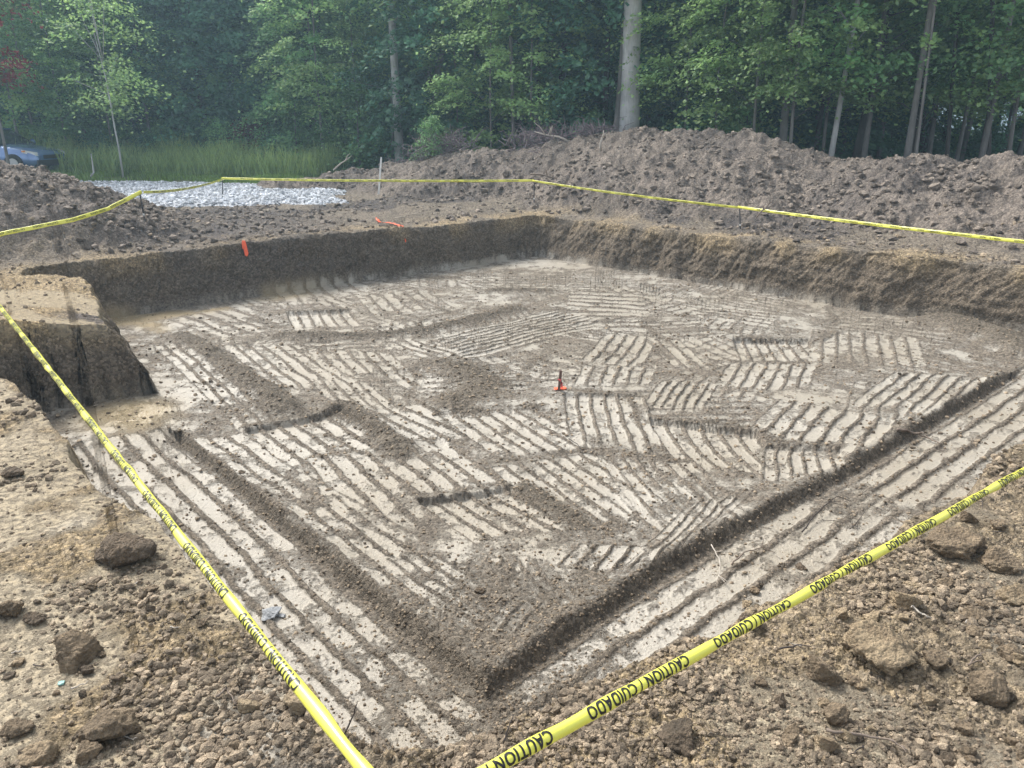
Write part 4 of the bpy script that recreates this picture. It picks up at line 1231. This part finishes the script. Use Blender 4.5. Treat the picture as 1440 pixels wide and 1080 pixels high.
tree('bright', *at_u(1060, 23.5), 'light green young tree left of the first grey trunk', 1.1, 'young trees along the wood')
tree('maple', *at_u(1140, 24.5), 'green maple between the grey trunk and the pale thin trunk', 1.0, 'leafy trees behind the heap')
tree('hibright', *at_u(1240, 25.0), 'light green tree between the dark leaning trunk and the heap bump', 1.2, 'leafy trees behind the heap')
tree('hibright', *at_u(1345, 22.0), 'light green tree hanging over the right end of the heap', 1.15, 'leafy trees behind the heap')
tree('hibright', *at_u(1425, 19.5), 'light green tree at the upper right edge', 1.1, 'leafy trees behind the heap')
tree('maple', *at_u(795, 27.5), 'green maple left of the thick pale trunk', .95, 'leafy trees behind the heap')
tree('dbush', *at_u(985, 23), 'dark shrub low behind the highest crest of the heap', 1.0, 'shrubs behind the heap', name='bush', cat='bush')
tree('bush', *at_u(1045, 22.5), 'green shrub low behind the heap, beside the first grey trunk', .9, 'shrubs behind the heap', name='bush', cat='bush')
tree('bush', *at_u(838, 24.6), 'small shrub at the foot of the thick pale trunk', .7, 'shrubs behind the heap', name='bush', cat='bush')

for u, y, k, lb in [(30, 29.5, 'hibright', 'light green tree hanging over the car at the left edge'), (95, 31, 'hibright', 'light green tree between the car and the thin sapling'),
                 (160, 31.5, 'hibright', 'light green tree just behind the thin sapling'), (215, 33, 'himaple', 'green tree right behind the thin sapling, at the start of the dark trees'),
                 (1115, 20.5, 'hibright', 'leafy tree with bright sprays over the first grey trunk'), (1160, 22, 'hibright', 'leafy tree with bright sprays beside the pale thin trunk'),
                 (1215, 21, 'himaple', 'green leafy tree over the dark leaning trunk'), (1290, 20.5, 'hibright', 'leafy tree with bright sprays over the bump of the heap'),
                 (1380, 19.5, 'himaple', 'green leafy tree above the bright gap at right'), (965, 23.2, 'hibright', 'leafy tree with bright sprays right of the thick pale trunk'),
                 (775, 26.0, 'hibright', 'leafy tree with bright sprays left of the thick pale trunk'), (455, 29.5, 'hibright', 'light green tree above the right end of the tall grass'),
                 (1060, 21, 'hibright', 'leafy tree with bright sprays above the highest crest'), (745, 25.0, 'hibright', 'light green tree by the dark brown trunk')]:
    tree(k, *at_u(u, y), lb, rr.uniform(.9, 1.05), 'leafy trees at the edge of the wood')
# the wood behind: nothing tells these apart
rw = random.Random(99)
def edge_y(u):      # front of the wood along the picture
    if u < 420: return 35.5
    if u < 600: return 32
    if u < 820: return 28.5
    return 26.5 - max(0, u - 900) * .006
n_ = 0
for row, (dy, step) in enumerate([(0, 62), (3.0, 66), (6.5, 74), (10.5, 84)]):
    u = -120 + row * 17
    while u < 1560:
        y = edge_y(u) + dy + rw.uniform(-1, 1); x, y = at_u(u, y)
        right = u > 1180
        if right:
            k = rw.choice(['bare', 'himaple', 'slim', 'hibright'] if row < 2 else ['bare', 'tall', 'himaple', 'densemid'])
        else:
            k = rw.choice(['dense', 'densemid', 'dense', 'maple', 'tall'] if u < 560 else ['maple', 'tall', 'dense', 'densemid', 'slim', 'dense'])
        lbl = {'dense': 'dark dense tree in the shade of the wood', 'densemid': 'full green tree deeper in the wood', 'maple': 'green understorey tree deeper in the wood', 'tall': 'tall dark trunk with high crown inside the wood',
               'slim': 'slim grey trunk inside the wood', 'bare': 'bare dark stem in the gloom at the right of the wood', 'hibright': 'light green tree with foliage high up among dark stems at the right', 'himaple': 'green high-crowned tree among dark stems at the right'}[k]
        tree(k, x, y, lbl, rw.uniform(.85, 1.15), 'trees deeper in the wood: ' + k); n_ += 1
        if rw.random() < (.45 if right else .35):
            tree(rw.choice(['slim', 'bare', 'tall']) , x + rw.uniform(-1.5, 1.5), y + rw.uniform(.5, 2), 'thin shaded trunk standing among the inner trees', rw.uniform(.8, 1.1), 'inner trunks of the wood'); n_ += 1
        u += step * rw.uniform(.8, 1.2) * (edge_y(u) / (edge_y(u) + dy))
print('wood', n_)
for i in range(26):
    u = 830 + i * 26 + rw.uniform(-10, 10); y = edge_y(u) + rw.uniform(1, 8)
    tree('dbush', *at_u(u, y), 'dark undergrowth bush on the floor of the wood', rw.uniform(.5, .95) if u > 1180 else rw.uniform(.8, 1.3), 'undergrowth of the wood', name='bush', cat='bush')
for i in range(14):
    u = 560 + i * 22 + rw.uniform(-8, 8); y = 28.5 + rw.uniform(0, 4)
    tree('dbush', *at_u(u, y), 'dark undergrowth bush on the floor of the wood', rw.uniform(.8, 1.2), 'undergrowth of the wood', name='bush', cat='bush')

# far-off wood reading as one mass, a gap low at the right
def far_wood():
    rg = np.random.default_rng(4); n = 70000
    th = rg.uniform(-R(55), R(55), n); rad = rg.uniform(46, 60, n)
    X = rad * np.sin(th); Y = rad * np.cos(th) ; Z = rg.uniform(-.2, 17, n)
    dens = fbm(X, Z * 1.3 + Y * .3, 3.0, 3, 301)
    k = dens > .35
    un = X / Y * 1.045 * 1081 + 720
    gap = (un > 1310) & (Z < 2.8) & (Z > .5) & (vn(un / 16, Z * 2.2, 9) > .36)
    gap2 = (un > 60) & (un < 160) & (Z < 3.4) & (Z > .4) & (vn(un / 9, Z * 2.5, 19) > .55)
    k &= ~gap & ~gap2
    P = np.stack([X, Y, Z], -1)[k]
    N = rg.normal(size=P.shape) * .7 + np.array([0, -.6, .6])
    V, F = leaves(P, N, .62, rg)
    t = np.repeat(rg.uniform(.6, 1.3, len(P)), 4)
    o = link('far_wood', mesh_np('far_wood', V, F, L_DRK, False, dict(tint=np.stack([t, t, t, t], -1))))
    tag(o, 'far-off dark wood closing the view behind the trees', None, None, 'stuff')
far_wood()

# meadow
def blades(name, label, n, xr, yf, hfun, w, mat, seed):
    rg = np.random.default_rng(seed)
    X = rg.uniform(xr[0], xr[1], n); Y = rg.uniform(yf[0], yf[1], n)
    cl = fbm(X, Y, 1.3, 3, seed)
    keep, H = hfun(X, Y, cl, rg); X, Y, H, cl = X[keep], Y[keep], H[keep], cl[keep]
    Z = land(X, Y)[0] - .02; n = len(X)
    an = rg.uniform(0, 6.28, n); dx, dy = np.cos(an) * w, np.sin(an) * w
    bx, by = rg.normal(size=n) * .26 * H, rg.normal(size=n) * .26 * H
    V = np.stack([np.stack([X - dx, Y - dy, Z], -1), np.stack([X + dx, Y + dy, Z], -1),
                  np.stack([X + dx * .8 + bx * .45, Y + dy * .8 + by * .45, Z + H * .6], -1), np.stack([X - dx * .8 + bx * .45, Y - dy * .8 + by * .45, Z + H * .6], -1),
                  np.stack([X + dx * .25 + bx, Y + dy * .25 + by, Z + H], -1), np.stack([X - dx * .25 + bx, Y - dy * .25 + by, Z + H], -1)], 1).reshape(-1, 3)
    b = (np.arange(n) * 6)[:, None]
    F = np.concatenate([b + np.array([0, 1, 2, 3]), b + np.array([3, 2, 4, 5])])
    t = np.repeat(rg.uniform(.7, 1.4, n) * (.7 + cl * .7), 6)
    o = link(name, mesh_np(name, V, F, mat, False, dict(tint=np.stack([t, t, t, t], -1))))
    tag(o, label, None, None, 'stuff')
def tallgrass(X, Y, cl, rg):
    h = .1 + 1.0 * cl + .2 * rg.normal(size=len(X)) + .35 * (Y - 27) / 7
    front = 27.0 - .10 * (X + 10) + (cl - .5) * 1.5
    k = (Y > front) & (X < -6.5 + (Y - 27) * .3) & (cl > .3)
    return k, np.clip(h * np.where(X < -16, 1.15, 1), .15, 1.7)
blades('tall_grass', 'tall pale green meadow grass and weeds behind the gravel', 60000, (-26, -3.5), (26, 35), tallgrass, .014, L_GRS, 3)
def shortgrass(X, Y, cl, rg):
    front = 25.0 + (cl - .5) * 1.4
    return (Y > front) & (Y < 29) & (cl > .34), .08 + .28 * cl * rg.uniform(.3, 1, len(X))
blades('short_grass', 'short green weeds at the edge of the gravel', 30000, (-24, -3.2), (24.3, 29), shortgrass, .015, L_GRS2, 5)

for i in range(14):
    u = 95 + i * 22 + rw.uniform(-9, 9); y = rw.uniform(29.5, 33.5)
    tree(rw.choice(['bush', 'bush', 'dbush']), *at_u(u, y), 'leafy weed bush rising out of the tall grass', rw.uniform(.45, .8), 'weed bushes in the tall grass', name='bush', cat='bush')
# dead brush thrown behind the heap
def brush(u, v, y, w, h, n, label, mat, seed):
    rg = random.Random(seed); p = PY(u, v, y); gz = ground_z(p.x, y); mb = MB()
    for i in range(n):
        a = Vector((rg.gauss(0, w * .3), rg.gauss(0, w * .3), rg.uniform(0, h * .6))); d = Vector((rg.gauss(0, 1), rg.gauss(0, 1), rg.gauss(.25, .6))).normalized() * rg.uniform(.3, .9) * h
        b = a + d; b.z = max(0, b.z)
        m_ = a.lerp(b, .5) + Vector((rg.uniform(-.1, .1), 0, rg.uniform(0, .12)))
        mb.tube([a, m_, b], [.012, .009, .004], 4, False)
    o = mb.build('brush_pile', mat, None, True, (p.x, y, gz)); tag(o, label, 'brush pile', 'piles of dead brush')
M_BRUSH = plain('dead_brush', (.17, .14, .15), .9)
brush(625, 225, 22.9, 1.2, .8, 320, 'grey tangle of dead brush right of the slim pale trunk', M_BRUSH, 1)
brush(765, 208, 22.0, 1.5, .75, 320, 'wide tangle of dead brush behind the heap, left of the thick pale trunk', M_BRUSH, 2)
brush(580, 232, 24.2, 1.1, .7, 150, 'low tangle of dead brush at the foot of the slim pale trunk', M_BRUSH, 3)
brush(830, 205, 21.6, 1.1, .55, 160, 'low dead brush just left of the thick pale trunk', M_BRUSH, 4)
tree('bush', *at_u(608, 22.6), 'low green leafy bough in front of the grey dead brush', .38, 'shrubs behind the heap', name='bush', cat='bush')

# ------------------------------------------------------------------ cars and house behind the meadow
def car(x, y, z, col, label, rot=0, sc_=1.0):
    root = bpy.data.objects.new('car', None); sc.collection.objects.link(root); root.location = (x, y, z); root.rotation_euler = (0, 0, rot); root.scale = (sc_,) * 3
    tag(root, label, 'car')
    paint = plain('car_paint', col, .22, .6, None, .35, .02, 3, .8); glass = plain('car_glass', (.03, .04, .05), .06, .9, None, 0, .05)
    tyre = plain('tyre_rubber', (.02, .02, .02), .8); rim = plain('wheel_rim', (.5, .5, .52), .35, .5, None, .8); lampm = plain('lamp_glass', (.75, .78, .8), .08, .9, None, 0, .02, 3, .5); amber = plain('amber_lamp', (.7, .3, .12), .2)
    black = plain('black_trim', (.02, .02, .022), .5)
    # front at x=0, body towards -x; cross sections of (x, half width, z bottom, z belt, crown)
    secs = [(0.0, .62, .38, .58, .62), (-.07, .76, .28, .66, .72), (-.25, .84, .24, .74, .80), (-.7, .89, .22, .84, .91), (-1.2, .91, .20, .90, .97), (-1.6, .92, .20, .93, 1.0),
            (-2.4, .93, .20, .95, 1.02), (-3.3, .93, .20, .97, 1.03), (-3.9, .91, .22, .98, 1.04), (-4.3, .87, .26, .95, 1.02), (-4.5, .78, .34, .86, .90)]
    mb = MB(); vs = []; m = 12
    for (cx, w, zb, zt, zc) in secs:
        ring = [(-w * .9, zb), (-w, zb + .12), (-w * 1.0, (zb + zt) / 2), (-w * .97, zt - .05), (-w * .86, zt + .01), (-w * .4, zc), (w * .4, zc), (w * .86, zt + .01), (w * .97, zt - .05), (w * 1.0, (zb + zt) / 2), (w, zb + .12), (w * .9, zb)]
        vs += [(cx, a, b) for a, b in ring]
    fs = [(i * m + k, (i + 1) * m + k, (i + 1) * m + (k + 1) % m, i * m + (k + 1) % m) for i in range(len(secs) - 1) for k in range(m)]
    fs += [tuple(range(m)), tuple((len(secs) - 1) * m + k for k in range(m))[::-1]]
    mb.add(vs, fs); mb.build('body', paint, root, True)
    mb = MB(); cab = [(-1.25, .80, .98), (-1.95, .66, 1.44), (-3.0, .66, 1.50), (-3.75, .70, 1.38), (-4.15, .78, 1.03)]
    vs = []
    for cx, w, zt in cab: vs += [(cx, -.86, .96), (cx, -w, zt), (cx, w, zt), (cx, .86, .96)]
    fs = [(i * 4 + k, (i + 1) * 4 + k, (i + 1) * 4 + (k + 1) % 4, i * 4 + (k + 1) % 4) for i in range(4) for k in range(4)] + [(0, 1, 2, 3), (19, 18, 17, 16)]
    mb.add(vs, fs); mb.build('window', glass, root)
    mb = MB(); mb.add([(-1.93, -.68, 1.44), (-3.0, -.68, 1.50), (-3.76, -.71, 1.385), (-3.76, .71, 1.385), (-3.0, .68, 1.50), (-1.93, .68, 1.44), (-1.93, -.66, 1.475), (-3.0, -.66, 1.535), (-3.76, -.69, 1.415), (-3.76, .69, 1.415), (-3.0, .66, 1.535), (-1.93, .66, 1.475)],
                     [(0, 1, 7, 6), (1, 2, 8, 7), (2, 3, 9, 8), (3, 4, 10, 9), (4, 5, 11, 10), (5, 0, 6, 11), (6, 7, 10, 11), (7, 8, 9, 10), (0, 5, 4, 1), (1, 4, 3, 2)])
    mb.build('roof', paint, root)
    for sx in (-.78, -3.65):
        for sy in (-.83, .83):
            mb = MB(); mb.tube([(sx, sy - .11, .33), (sx, sy + .11, .33)], [.33, .33], 24); w = mb.build('wheel', tyre, root)
            mb = MB(); s_ = 1 if sy > 0 else -1; mb.tube([(sx, sy + s_ * .06, .33), (sx, sy + s_ * .122, .33)], [.22, .19], 18); mb.build('rim', rim, w)
    for sy in (-1, 1):
        mb = MB(); mb.add([(-.03, sy * .60, .60), (-.05, sy * .72, .60), (-.42, sy * .885, .70), (-.44, sy * .875, .80), (-.10, sy * .74, .72), (-.08, sy * .60, .71), (-.15, sy * .55, .60), (-.15, sy * .55, .70)],
                         [(0, 1, 4, 5), (1, 2, 3, 4), (5, 4, 3, 7), (0, 6, 2, 1), (6, 7, 3, 2), (0, 5, 7, 6)])
        h = mb.build('headlight', lampm, root)
        mb = MB(); mb.box((-.36, sy * .885, .745), (.13, .02, .05)); mb.build('indicator', amber, h)
        mb = MB(); mb.tube([(-1.5, sy * .9, .98), (-1.5, sy * 1.06, 1.02)], [.09, .11], 10); mb.build('mirror', paint, root)
    mb = MB(); mb.box((-.06, 0, .36), (.16, 1.45, .2)); mb.build('bumper', black, root)
    mb = MB(); mb.box((-.02, 0, .56), (.06, .9, .12)); mb.build('grille', black, root)
    return root
cp = PY(80, 225, 27.2)
car(cp.x - .35, 27.6, .0, (.15, .25, .48), 'blue grey car at the left edge, bonnet and headlight showing behind the spoil heap', R(-8))
bc = PY(150, 188, 40)
car(bc.x, 40, bc.z - 1.25, (.02, .12, .55), 'bright blue car far off, glimpsed through the leaves above the tall grass', R(5))
hp = PY(50, 190, 47)
root = bpy.data.objects.new('house', None); sc.collection.objects.link(root); root.location = (hp.x - 4.5, 50, 0)
tag(root, 'pale house far off at the left edge, glimpsed between leaves', 'house')
mb = MB(); mb.box((0, 0, 1.6), (9, 6, 3.4)); mb.build('wall', plain('pale_siding', (.62, .64, .70), .7), root)
mb = MB(); mb.add([(-4.9, -3.4, 3.25), (4.9, -3.4, 3.25), (4.9, 3.4, 3.25), (-4.9, 3.4, 3.25), (-4.9, 0, 4.8), (4.9, 0, 4.8)], [(0, 1, 5, 4), (3, 4, 5, 2), (0, 4, 3), (1, 2, 5), (0, 3, 2, 1)])
mb.build('roof', plain('roof_shingle', (.10, .09, .09), .9), root)
for wx in (-2.8, 0, 2.8):
    mb = MB(); mb.box((wx, -3.02, 1.7), (1.1, .10, 1.2)); w = mb.build('window', M_WHITE, root)
    mb = MB(); mb.box((wx, -3.08, 1.7), (.9, .04, 1.0)); mb.build('pane', plain('window_glass', (.05, .06, .08), .1), w)

# ------------------------------------------------------------------ damp morning air
mb = MB(); mb.box((0, 0, 7.5), (640, 640, 21))
hz = bpy.data.materials.new('air'); hz.use_nodes = True; nt = hz.node_tree; nt.nodes.remove(nt.nodes['Principled BSDF'])
pv = node(nt, 'ShaderNodeVolumePrincipled'); setin(pv, Density=.0027, Anisotropy=.3); pv.inputs['Color'].default_value = (.55, .80, 1, 1)
nt.links.new(pv.outputs[0], nt.nodes['Material Output'].inputs['Volume'])
tag(mb.build('haze', hz), 'thin bluish morning haze', None, None, 'stuff')
